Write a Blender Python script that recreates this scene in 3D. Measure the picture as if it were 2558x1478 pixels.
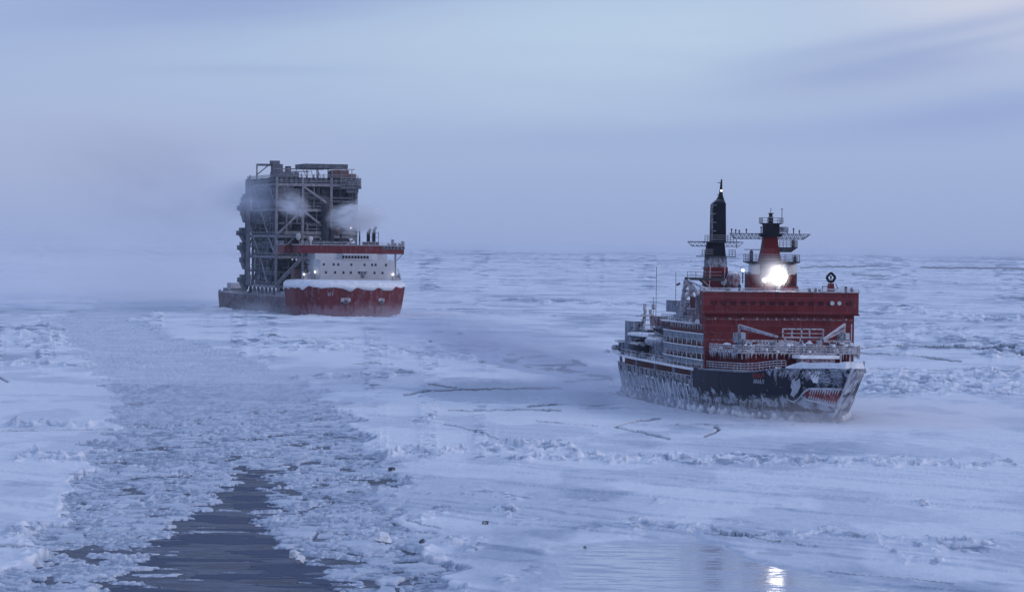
import bpy, bmesh, math, random
import numpy as np
from mathutils import Vector, Matrix
R = math.radians
rnd = random.Random(7)
for o in list(bpy.data.objects): bpy.data.objects.remove(o)
sc = bpy.context.scene
COL = sc.collection

# ------------------------------------------------------------------ camera, world, sun, exposure
HAZE = 2.6e-5
CAM_H, F_PX, ROLL = 27.0, 9600.0, math.atan(30 / 2558)
PITCH = math.atan(117 / F_PX)
cam = bpy.data.cameras.new('camera'); cam_o = bpy.data.objects.new('camera', cam); COL.objects.link(cam_o)
cam.sensor_width = 36; cam.lens = 36 * F_PX / 2558; cam.clip_start = 1; cam.clip_end = 120000
cam_o.matrix_world = Matrix.Translation((0, 0, CAM_H)) @ Matrix.Rotation(R(90) - PITCH, 4, 'X') @ Matrix.Rotation(ROLL, 4, 'Z')
sc.camera = cam_o

SUN_DIR = Vector((0.85, -0.45, 0.20)).normalized()          # towards the sun, low on the right
w = bpy.data.worlds.new('World'); sc.world = w; w.use_nodes = True
nt = w.node_tree; N = nt.nodes; Lk = nt.links
for n in list(N): N.remove(n)
def nd(tree, t, **kw):
    n = tree.nodes.new(t)
    for k, v in kw.items():
        if k.startswith('i_'): n.inputs[int(k[2:]) if k[2:].isdigit() else k[2:].replace('_', ' ')].default_value = v
        else: setattr(n, k, v)
    return n
def math_n(tree, op, a, b=None, clamp=False):
    n = tree.nodes.new('ShaderNodeMath'); n.operation = op; n.use_clamp = clamp
    for i, v in enumerate((a, b)):
        if v is None: continue
        if hasattr(v, 'links') or hasattr(v, 'is_linked'): tree.links.new(v, n.inputs[i])
        else: n.inputs[i].default_value = v
    return n.outputs[0]
def mix_n(tree, fac, a, b, blend='MIX'):
    n = tree.nodes.new('ShaderNodeMix'); n.data_type = 'RGBA'; n.blend_type = blend
    for i, v in ((0, fac), (6, a), (7, b)):
        if hasattr(v, 'is_linked'): tree.links.new(v, n.inputs[i])
        else: n.inputs[i].default_value = v if i == 0 else (*v, 1)
    return n.outputs[2]
def ramp_n(tree, fac, stops):
    n = tree.nodes.new('ShaderNodeValToRGB'); e = n.color_ramp.elements
    while len(e) > 1: e.remove(e[-1])
    for i, (p, c) in enumerate(stops):
        c = (*c, 1) if isinstance(c, tuple) else (c, c, c, 1)
        if i == 0: e[0].position = p; e[0].color = c
        else: x = e.new(p); x.color = c
    tree.links.new(fac, n.inputs[0]); return n.outputs[0]
def noise_n(tree, vec, scale, detail=4, rough=.55, dist=0.0, smooth=None):
    n = tree.nodes.new('ShaderNodeTexNoise'); n.inputs['Scale'].default_value = scale
    n.inputs['Detail'].default_value = detail; n.inputs['Roughness'].default_value = rough; n.inputs['Distortion'].default_value = dist
    tree.links.new(vec, n.inputs['Vector']); return n.outputs['Fac']
def map_n(tree, vec, scale=(1, 1, 1), rot=(0, 0, 0), loc=(0, 0, 0)):
    n = tree.nodes.new('ShaderNodeMapping'); n.inputs['Scale'].default_value = scale
    n.inputs['Rotation'].default_value = rot; n.inputs['Location'].default_value = loc
    tree.links.new(vec, n.inputs['Vector']); return n.outputs[0]
tc = nd(nt, 'ShaderNodeTexCoord').outputs['Generated']
sky = nd(nt, 'ShaderNodeTexSky', sky_type='NISHITA', sun_disc=False, sun_elevation=math.asin(SUN_DIR.z),
         sun_rotation=math.atan2(SUN_DIR.x, SUN_DIR.y), altitude=0, air_density=1.0, dust_density=2.0, ozone_density=3.0).outputs[0]
sep = nd(nt, 'ShaderNodeSeparateXYZ'); Lk.new(tc, sep.inputs[0])
elev = sep.outputs['Z']
# thin stratus: a pale veil high up, a few slim darker streaks that climb to the right
wn = noise_n(nt, map_n(nt, tc, (14, 14, 60)), 1.0, 4, .6, .3); wn2 = noise_n(nt, map_n(nt, tc, (9, 9, 70), (0, R(-4), 0), (3, 1, 2)), 1.5, 5, .6, .4)
low = ramp_n(nt, elev, [(0.0, (3.30, 4.20, 6.85)), (.012, (3.55, 4.50, 7.15)), (.035, (3.95, 4.95, 7.50)), (.068, (4.0, 5.15, 7.75)), (.095, (3.5, 4.5, 7.2)), (.25, (3.6, 4.6, 7.4)), (1.0, (3.65, 4.7, 7.9))])
def veil(cx, cz, sx, sz, slope, amt, colour, prev, warp=.9, pw=1.0):
    dx = math_n(nt, 'SUBTRACT', sep.outputs['X'], cx)
    dz = math_n(nt, 'SUBTRACT', math_n(nt, 'SUBTRACT', elev, cz), math_n(nt, 'MULTIPLY', dx, slope))
    wp = math_n(nt, 'MULTIPLY', math_n(nt, 'SUBTRACT', wn, .5), warp)
    a = math_n(nt, 'DIVIDE', dx, sx); b_ = math_n(nt, 'ADD', math_n(nt, 'DIVIDE', dz, sz), wp)
    d2 = math_n(nt, 'ADD', math_n(nt, 'MULTIPLY', a, a), math_n(nt, 'MULTIPLY', b_, b_))
    g = math_n(nt, 'EXPONENT', math_n(nt, 'MULTIPLY', d2, -1.0))
    k = math_n(nt, 'MULTIPLY', math_n(nt, 'MULTIPLY', g, math_n(nt, 'ADD', math_n(nt, 'MULTIPLY', wn2, 1.0), .5)), amt, True)
    return mix_n(nt, k, prev, colour)
col = veil(.022, .058, .085, .022, .06, .85, (5.3, 6.7, 8.5), low)
col = veil(-.06, .044, .09, .010, .16, .40, (4.4, 5.6, 7.9), col)
col = veil(.128, .068, .040, .016, .05, .90, (6.8, 7.0, 8.3), col)
col = veil(-.075, .064, .085, .0075, .10, .9, (3.2, 4.15, 7.0), col)
col = veil(.093, .0475, .036, .0050, .14, .85, (3.5, 4.35, 7.1), col, 1.2)
col = veil(.125, .037, .045, .0055, .10, .75, (3.2, 4.1, 7.1), col, 1.2)
col = veil(-.068, .0455, .032, .0016, .02, .28, (3.2, 4.2, 7.0), col, 1.6)
col = veil(.108, .0575, .045, .0028, .20, .65, (3.5, 4.4, 7.1), col, 1.4)
col = veil(.112, .0535, .03, .0016, .22, .5, (3.4, 4.3, 7.0), col, 1.4)
col = veil(-.11, .022, .05, .012, .0, .45, (4.3, 4.75, 6.9), col)
col = veil(.06, .030, .10, .004, .03, .30, (3.1, 4.1, 7.0), col, 1.6)
col = mix_n(nt, .08, col, sky)
bg = nd(nt, 'ShaderNodeBackground'); bg.inputs['Strength'].default_value = .1; Lk.new(col, bg.inputs['Color'])
wo = nd(nt, 'ShaderNodeOutputWorld'); Lk.new(bg.outputs[0], wo.inputs['Surface'])

sun = bpy.data.lights.new('sun', 'SUN'); sun.energy = .8; sun.angle = R(10); sun.color = (1, .86, .82)
sun_o = bpy.data.objects.new('sun', sun); COL.objects.link(sun_o)
sun_o.rotation_euler = (-SUN_DIR).to_track_quat('-Z', 'Y').to_euler()
vs = sc.view_settings; vs.view_transform = 'Standard'; vs.look = 'None'; vs.exposure = 0; vs.gamma = 1; vs.use_curve_mapping = False
cy = sc.cycles
cy.max_bounces = 6; cy.diffuse_bounces = 3; cy.glossy_bounces = 3; cy.volume_bounces = 3; cy.transparent_max_bounces = 24
cy.use_denoising = True; cy.volume_max_steps = 48; cy.volume_step_rate = 1.0; cy.use_adaptive_sampling = True
cy.sample_clamp_indirect = 4

# ------------------------------------------------------------------ helpers
def tag(o, label=None, cat=None, group=None, kind=None):
    for k, v in (('label', label), ('category', cat), ('group', group), ('kind', kind)):
        if v: o[k] = v
    return o
def empty(name, loc, rz=0, **kw):
    o = bpy.data.objects.new(name, None); COL.objects.link(o); o.location = loc; o.rotation_euler = (0, 0, rz)
    return tag(o, **kw)
class MB:
    def __init__(s): s.v = []; s.f = []
    def add(s, vs_, fs):
        b = len(s.v); s.v += [tuple(p) for p in vs_]; s.f += [tuple(i + b for i in f) for f in fs]; return s
    def box(s, x0, x1, y0, y1, z0, z1):
        x0, x1 = sorted((x0, x1)); y0, y1 = sorted((y0, y1)); z0, z1 = sorted((z0, z1))
        return s.add([(x0, y0, z0), (x1, y0, z0), (x1, y1, z0), (x0, y1, z0), (x0, y0, z1), (x1, y0, z1), (x1, y1, z1), (x0, y1, z1)],
                     [(3, 2, 1, 0), (4, 5, 6, 7), (0, 1, 5, 4), (1, 2, 6, 5), (2, 3, 7, 6), (3, 0, 4, 7)])
    def tube(s, a, b, r, n=8, r2=None):
        a, b = Vector(a), Vector(b); d = (b - a); r2 = r if r2 is None else r2
        if d.length < 1e-6: return s
        z = d.normalized(); x = z.orthogonal().normalized(); y = z.cross(x)
        off = .5 if n == 4 else 0
        ring = [(math.cos(2 * math.pi * (i + off) / n), math.sin(2 * math.pi * (i + off) / n)) for i in range(n)]
        vs_ = [a + x * c * r + y * t * r for c, t in ring] + [b + x * c * r2 + y * t * r2 for c, t in ring]
        return s.add(vs_, [(i, (i + 1) % n, n + (i + 1) % n, n + i) for i in range(n)] + [tuple(range(n))[::-1], tuple(range(n, 2 * n))])
    def beam(s, a, b, wd=.2, h=None):
        a, b = Vector(a), Vector(b); d = b - a; h = h or wd
        if d.length < 1e-6: return s
        z = d.normalized(); upv = Vector((0, 0, 1)) if abs(z.z) < .95 else Vector((1, 0, 0))
        x = z.cross(upv).normalized() * wd / 2; y = x.normalized().cross(z).normalized() * h / 2
        vs_ = [p + sx * x + sy * y for p in (a, b) for sx, sy in ((-1, -1), (1, -1), (1, 1), (-1, 1))]
        return s.add(vs_, [(0, 1, 2, 3), (7, 6, 5, 4), (0, 4, 5, 1), (1, 5, 6, 2), (2, 6, 7, 3), (3, 7, 4, 0)])
    def path(s, pts, r, n=6):
        for a, b in zip(pts, pts[1:]): s.tube(a, b, r, n)
        return s
    def lathe(s, c, prof, n=16, axis='z'):
        vs_ = []
        for r, h in prof:
            for i in range(n):
                a = 2 * math.pi * i / n; p = (r * math.cos(a), r * math.sin(a), h)
                if axis == 'x': p = (p[2], p[0], p[1])
                if axis == 'y': p = (p[0], p[2], p[1])
                vs_.append((c[0] + p[0], c[1] + p[1], c[2] + p[2]))
        m = len(prof)
        fs = [(j * n + i, j * n + (i + 1) % n, (j + 1) * n + (i + 1) % n, (j + 1) * n + i) for j in range(m - 1) for i in range(n)]
        return s.add(vs_, fs + [tuple(range(n))[::-1], tuple(range((m - 1) * n, m * n))])
    def prism(s, poly, z0, z1):
        n = len(poly)
        return s.add([(x, y, z0) for x, y in poly] + [(x, y, z1) for x, y in poly],
                     [tuple(range(n))[::-1], tuple(range(n, 2 * n))] + [(i, (i + 1) % n, n + (i + 1) % n, n + i) for i in range(n)])
    def frustum(s, c, a0, b0, z0, a1, b1, z1, off=(0, 0)):
        x, y = c; x2, y2 = x + off[0], y + off[1]
        return s.add([(x - a0, y - b0, z0), (x + a0, y - b0, z0), (x + a0, y + b0, z0), (x - a0, y + b0, z0),
                      (x2 - a1, y2 - b1, z1), (x2 + a1, y2 - b1, z1), (x2 + a1, y2 + b1, z1), (x2 - a1, y2 + b1, z1)],
                     [(3, 2, 1, 0), (4, 5, 6, 7), (0, 1, 5, 4), (1, 2, 6, 5), (2, 3, 7, 6), (3, 0, 4, 7)])
    def rail(s, pts, h=1.1, step=1.8, r=.05, rows=3):
        for a, b in zip(pts, pts[1:]):
            a, b = Vector(a), Vector(b); n = max(1, round((b - a).length / step))
            for i in range(n + 1):
                p = a.lerp(b, i / n); s.tube(p, p + Vector((0, 0, h)), r, 4)
            for k in range(rows):
                z = Vector((0, 0, h * (k + 1) / rows)); s.tube(a + z, b + z, r, 4)
        return s
    def build(s, name, m, parent=None, label=None, smooth=False, bevel=0):
        me = bpy.data.meshes.new(name); me.from_pydata(s.v, [], s.f); me.materials.append(m)
        bm = bmesh.new(); bm.from_mesh(me); bmesh.ops.recalc_face_normals(bm, faces=bm.faces); bm.to_mesh(me); bm.free()
        if smooth: me.polygons.foreach_set('use_smooth', [True] * len(me.polygons))
        o = bpy.data.objects.new(name, me); COL.objects.link(o)
        if parent: o.parent = parent
        if label: o['label'] = label
        if bevel:
            md = o.modifiers.new('bevel', 'BEVEL'); md.width = bevel; md.segments = 2; md.limit_method = 'ANGLE'
        return o

# ------------------------------------------------------------------ materials
SNOW = (.80, .83, .87)
def paint(name, base, rough=.55, frost=.25, streak=.4, up=.85, scale=1.0, metal=0.0, vary=.25, fcol=(.60, .64, .70), low=None, seam=0):
    """weathered paint with grime, vertical frost streaks and snow on the faces that look up"""
    m = bpy.data.materials.new(name); m.use_nodes = True; t = m.node_tree; b = t.nodes['Principled BSDF']
    oc = nd(t, 'ShaderNodeTexCoord').outputs['Object']
    n1 = noise_n(t, map_n(t, oc, (.35, .35, .35)), 1.0 * scale, 6, .6)
    dk = tuple(c * (1 - vary) for c in base); lt = tuple(min(1, c * (1 + vary) + .004) for c in base)
    c = ramp_n(t, n1, [(.3, dk), (.7, lt)])
    st = noise_n(t, map_n(t, oc, (1.9 * scale, 1.9 * scale, .16 * scale)), 1.0, 6, .62)
    pt = noise_n(t, map_n(t, oc, (.5, .5, .5)), 1.7 * scale, 8, .68)
    f = math_n(t, 'ADD', math_n(t, 'MULTIPLY', st, streak), math_n(t, 'MULTIPLY', pt, 1 - streak))
    if low:                                                       # scraped, iced belt near the waterline
        s0 = nd(t, 'ShaderNodeSeparateXYZ'); t.links.new(oc, s0.inputs[0])
        f = math_n(t, 'ADD', f, ramp_n(t, math_n(t, 'DIVIDE', s0.outputs['Z'], 12), low))
    lo = .72 - frost * .5
    ff = ramp_n(t, f, [(lo - .07, 0.0), (lo + .07, min(1, .35 + frost))])
    c = mix_n(t, ff, c, fcol)
    g = nd(t, 'ShaderNodeNewGeometry'); sp = nd(t, 'ShaderNodeSeparateXYZ'); t.links.new(g.outputs['Normal'], sp.inputs[0])
    upf = math_n(t, 'MULTIPLY', ramp_n(t, math_n(t, 'ADD', sp.outputs['Z'], math_n(t, 'MULTIPLY', math_n(t, 'SUBTRACT', pt, .5), .6)), [(.45, 0.0), (.75, 1.0)]), up)
    c = mix_n(t, upf, c, SNOW)
    if seam:                                                      # welded plate seams
        bk = nd(t, 'ShaderNodeTexBrick'); bk.inputs['Scale'].default_value = 1; bk.inputs['Mortar Size'].default_value = .05; bk.inputs['Brick Width'].default_value = 5.5; bk.inputs['Row Height'].default_value = 1.15
        bk.inputs['Color1'].default_value = (0, 0, 0, 1); bk.inputs['Color2'].default_value = (.35, .35, .35, 1); bk.inputs['Mortar'].default_value = (1, 1, 1, 1)
        sw = nd(t, 'ShaderNodeSeparateXYZ'); t.links.new(oc, sw.inputs[0]); cb_ = nd(t, 'ShaderNodeCombineXYZ'); t.links.new(sw.outputs['Y'], cb_.inputs[0]); t.links.new(sw.outputs['Z'], cb_.inputs[1])
        t.links.new(cb_.outputs[0], bk.inputs['Vector']); c = mix_n(t, math_n(t, 'MULTIPLY', bk.outputs['Color'], seam), c, fcol)
    t.links.new(c, b.inputs['Base Color'])
    rr = mix_n(t, math_n(t, 'MAXIMUM', ff, upf), (rough,) * 3, (.85,) * 3); t.links.new(rr, b.inputs['Roughness'])
    b.inputs['Metallic'].default_value = metal; b.inputs['Specular IOR Level'].default_value = .10
    bp = nd(t, 'ShaderNodeBump'); bp.inputs['Strength'].default_value = .5; bp.inputs['Distance'].default_value = .12
    t.links.new(math_n(t, 'MAXIMUM', ff, upf), bp.inputs['Height']); t.links.new(bp.outputs[0], b.inputs['Normal'])
    return m
def emis(name, col_, strength):
    m = bpy.data.materials.new(name); m.use_nodes = True; t = m.node_tree; b = t.nodes['Principled BSDF']
    b.inputs['Base Color'].default_value = (.8, .8, .8, 1); b.inputs['Emission Color'].default_value = (*col_, 1); b.inputs['Emission Strength'].default_value = strength
    return m
def snow_mat(name, dark=(.62, .66, .72)):
    m = bpy.data.materials.new(name); m.use_nodes = True; t = m.node_tree; b = t.nodes['Principled BSDF']
    oc = nd(t, 'ShaderNodeTexCoord').outputs['Object']
    n = noise_n(t, oc, .8, 8, .65); t.links.new(ramp_n(t, n, [(.3, dark), (.62, SNOW)]), b.inputs['Base Color'])
    b.inputs['Roughness'].default_value = .8; b.inputs['Specular IOR Level'].default_value = .2
    bp = nd(t, 'ShaderNodeBump'); bp.inputs['Strength'].default_value = .7; bp.inputs['Distance'].default_value = .3
    t.links.new(n, bp.inputs['Height']); t.links.new(bp.outputs[0], b.inputs['Normal'])
    return m
M = {}
M['red'] = paint('red_superstructure_paint', (.112, .013, .017), .6, .20, .55, .9, 1.3, vary=.28, fcol=(.24, .12, .15), seam=.35)
M['red_frost'] = paint('frosted_red_paint', (.10, .010, .014), .6, .46, .4, .9, 1.6, fcol=(.33, .32, .38))
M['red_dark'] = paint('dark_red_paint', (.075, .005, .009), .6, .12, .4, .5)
M['rail'] = paint('frosted_rail_paint', (.16, .13, .15), .7, .50, .2, .6, 2, fcol=(.46, .46, .52))
M['grey_frost'] = paint('frosted_grey_steel', (.05, .06, .085), .7, .46, .4, .85, 1.8, fcol=(.34, .38, .46))
M['pale'] = paint('rime_covered_equipment', (.10, .09, .10), .7, .55, .2, .8, 2.4, fcol=(.45, .46, .53))
M['black'] = paint('black_mast_paint', (.006, .008, .017), .75, .02, .3, .35, fcol=(.12, .14, .2))
M['dark'] = paint('dark_steel', (.035, .04, .055), .6, .15, .3, .5, fcol=(.25, .28, .35))
M['glass'] = paint('dark_window_glass', (.010, .012, .02), .15, .0, .3, .0)
M['tinted'] = paint('dim_red_tinted_glass', (.05, .010, .018), .3, .0, .3, .0)
M['white'] = paint('white_ship_paint', (.42, .44, .48), .5, .15, .5, .7, vary=.07)
M['white_radome'] = paint('white_radome_shell', (.55, .55, .56), .5, .1, .3, .4, vary=.05)
M['steel'] = paint('grey_module_steel', (.085, .095, .12), .6, .34, .35, .5, fcol=(.24, .26, .31), vary=.4)
M['steel_light'] = paint('pale_module_beams', (.18, .18, .205), .6, .4, .35, .5, fcol=(.31, .32, .37), vary=.25)
M['steel_dark'] = paint('dark_equipment_steel', (.032, .038, .056), .6, .24, .4, .3, 1.5, fcol=(.12, .14, .19), vary=.6)
M['rust'] = paint('rust_brown_equipment', (.12, .06, .06), .7, .30, .4, .5, fcol=(.22, .19, .23))
M['car_red'] = paint('carrier_red_hull', (.120, .020, .025), .6, .26, .6, .6, .5, vary=.18, fcol=(.27, .20, .26), low=[(0.0, .16), (.18, .17), (.30, .10), (.42, 0.0)])
M['car_low'] = paint('carrier_low_hull', (.085, .055, .06), .7, .42, .3, .8, .6, fcol=(.25, .26, .31))
M['snow'] = snow_mat('packed_snow')
M['letter'] = paint('white_letter_paint', (.62, .66, .74), .7, .3, .7, .2, fcol=(.30, .36, .46), vary=.2)
M['red_letter'] = paint('red_letter_paint', (.40, .05, .04), .6, .1, .4, .2)
M['mouth'] = paint('red_mouth_paint', (.18, .014, .020), .6, .30, .4, .1)
M['teeth'] = paint('white_tooth_paint', (.42, .44, .50), .6, .35, .4, .2)
M['lamp'] = emis('searchlight_glow', (1, .93, .86), 30)
M['small_lamp'] = emis('deck_lamp_glow', (1, .97, .94), 9)

# hull of the icebreaker: dark paint, thick vertical frost aft, bare towards the bow, ice crust near the waterline
def hull_mat():
    m = bpy.data.materials.new('icebreaker_hull_paint'); m.use_nodes = True; t = m.node_tree; b = t.nodes['Principled BSDF']
    oc = nd(t, 'ShaderNodeTexCoord').outputs['Object']; sp = nd(t, 'ShaderNodeSeparateXYZ'); t.links.new(oc, sp.inputs[0])
    X, Z = sp.outputs['X'], sp.outputs['Z']
    st = noise_n(t, map_n(t, oc, (.42, .42, .11)), 1.3, 8, .66, .6)
    st2 = noise_n(t, map_n(t, oc, (1.3, 1.3, .26)), 1.0, 6, .7)
    bl = noise_n(t, map_n(t, oc, (.28, .28, .42)), 1.4, 9, .62, .8)
    mix = math_n(t, 'ADD', math_n(t, 'MULTIPLY', st, .30), math_n(t, 'ADD', math_n(t, 'MULTIPLY', st2, .20), math_n(t, 'MULTIPLY', bl, .50)))
    # coverage grows aft; a ragged belt of icicles at z 1.5-4 forward, crust under z 1.8
    aft = ramp_n(t, math_n(t, 'DIVIDE', X, 150), [(.22, 0.0), (.36, .02), (.44, .08), (.8, .10)])
    belt = ramp_n(t, math_n(t, 'DIVIDE', Z, 12), [(.0, .33), (.10, .28), (.15, .17), (.20, .02), (.24, .13), (.33, .12), (.42, -.0), (1, 0.0)])
    bow = ramp_n(t, math_n(t, 'DIVIDE', X, 150), [(.0, .22), (.05, .08), (.11, .03), (.2, .0)])
    upper = math_n(t, 'MULTIPLY', ramp_n(t, math_n(t, 'DIVIDE', Z, 12), [(.50, 0.0), (.60, .08), (.72, .11), (.78, 0.0)]), ramp_n(t, math_n(t, 'DIVIDE', X, 150), [(.02, 0.0), (.06, 1.0), (.15, .8), (.19, 0.0)]))
    s_ = mix
    portbow = math_n(t, 'MULTIPLY', ramp_n(t, math_n(t, 'DIVIDE', X, 150), [(.0, .10), (.12, .08), (.2, 0.0)]), math_n(t, 'LESS_THAN', sp.outputs['Y'], -.05))
    for q in (aft, belt, bow, upper, portbow): s_ = math_n(t, 'ADD', s_, q)
    ff = ramp_n(t, s_, [(.60, 0.0), (.66, .9)])
    thick = ramp_n(t, bl, [(.38, (.10, .12, .19)), (.6, (.44, .49, .58))])
    base = ramp_n(t, noise_n(t, oc, .3, 5, .6), [(.3, (.005, .007, .020)), (.7, (.010, .012, .030))])
    c = mix_n(t, ff, base, thick)
    g = nd(t, 'ShaderNodeNewGeometry'); s2 = nd(t, 'ShaderNodeSeparateXYZ'); t.links.new(g.outputs['Normal'], s2.inputs[0])
    c = mix_n(t, ramp_n(t, s2.outputs['Z'], [(.6, 0.0), (.8, 1.0)]), c, SNOW)
    t.links.new(c, b.inputs['Base Color']); b.inputs['Roughness'].default_value = .6; b.inputs['Specular IOR Level'].default_value = .25
    bp = nd(t, 'ShaderNodeBump'); bp.inputs['Strength'].default_value = .8; bp.inputs['Distance'].default_value = .35
    t.links.new(ff, bp.inputs['Height']); t.links.new(bp.outputs[0], b.inputs['Normal'])
    return m
M['hull'] = hull_mat()

# ------------------------------------------------------------------ numpy noise for the ice
def _h(ix, iy, seed):
    h = (ix.astype(np.int64) * 374761393 + iy.astype(np.int64) * 668265263 + seed * 1274126177) & 0xffffffff
    h = ((h ^ (h >> 13)) * 1274126177) & 0xffffffff
    h = ((h ^ (h >> 16)) * 2246822519) & 0xffffffff
    return ((h ^ (h >> 15)) & 0xffffff) / float(0xffffff)
def vn(x, y, seed=0):
    ix, iy = np.floor(x), np.floor(y); fx, fy = x - ix, y - iy
    ux, uy = fx * fx * (3 - 2 * fx), fy * fy * (3 - 2 * fy)
    a, b, c, d = _h(ix, iy, seed), _h(ix + 1, iy, seed), _h(ix, iy + 1, seed), _h(ix + 1, iy + 1, seed)
    return (a + (b - a) * ux) * (1 - uy) + (c + (d - c) * ux) * uy
def fbm(x, y, seed=0, o=4):
    s = 0; a = .5; t = 0
    for k in range(o):
        s = s + a * vn(x * 2 ** k + 17 * k, y * 2 ** k - 11 * k, seed + k); t += a; a *= .5
    return s / t
def blocks(x, y, seed=0):
    """tilted angular slabs: (height 0..1, distance-to-gap)"""
    ix, iy = np.floor(x), np.floor(y); d1 = np.full(x.shape, 9.); d2 = np.full(x.shape, 9.); hh = np.zeros(x.shape)
    for ox in (-1, 0, 1):
        for oy in (-1, 0, 1):
            cx, cy_ = ix + ox, iy + oy
            px, py = cx + _h(cx, cy_, seed), cy_ + _h(cx, cy_, seed + 5)
            dx, dy = x - px, y - py; d = np.sqrt(dx * dx + dy * dy)
            th = _h(cx, cy_, seed + 9) * 6.28; tl = _h(cx, cy_, seed + 13)
            z = _h(cx, cy_, seed + 21) ** 2 + (np.cos(th) * dx + np.sin(th) * dy) * tl * .9
            near = d < d1
            d2 = np.where(near, d1, np.minimum(d2, d)); hh = np.where(near, z, hh); d1 = np.where(near, d, d1)
    return hh, d2 - d1
def sstep(a, b, x):
    t = np.clip((x - a) / (b - a), 0, 1); return t * t * (3 - 2 * t)
def to_px(X, Y, Z=0):
    """survey-map coordinates of the ice: where a point of the ice plane lies on the photograph's 2558 x 1478 grid"""
    dz = Z - CAM_H; cp, sp_ = math.cos(PITCH), math.sin(PITCH)
    b = Y * sp_ + dz * cp; c = Y * cp - dz * sp_; x = F_PX * X / c; y = -F_PX * b / c
    cr, sr = math.cos(ROLL), math.sin(ROLL)
    return 1279 + x * cr - y * sr, 739 + x * sr + y * cr
def ground(px, py, z=0):
    dx, dy = px - 1279, py - 739; cr, sr = math.cos(ROLL), math.sin(ROLL)
    x = dx * cr + dy * sr; y = -dx * sr + dy * cr; cp, sp_ = math.cos(PITCH), math.sin(PITCH)
    d = (x / F_PX, cp - y / F_PX * sp_, -sp_ - y / F_PX * cp); t = (z - CAM_H) / d[2]
    return d[0] * t, d[1] * t

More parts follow.
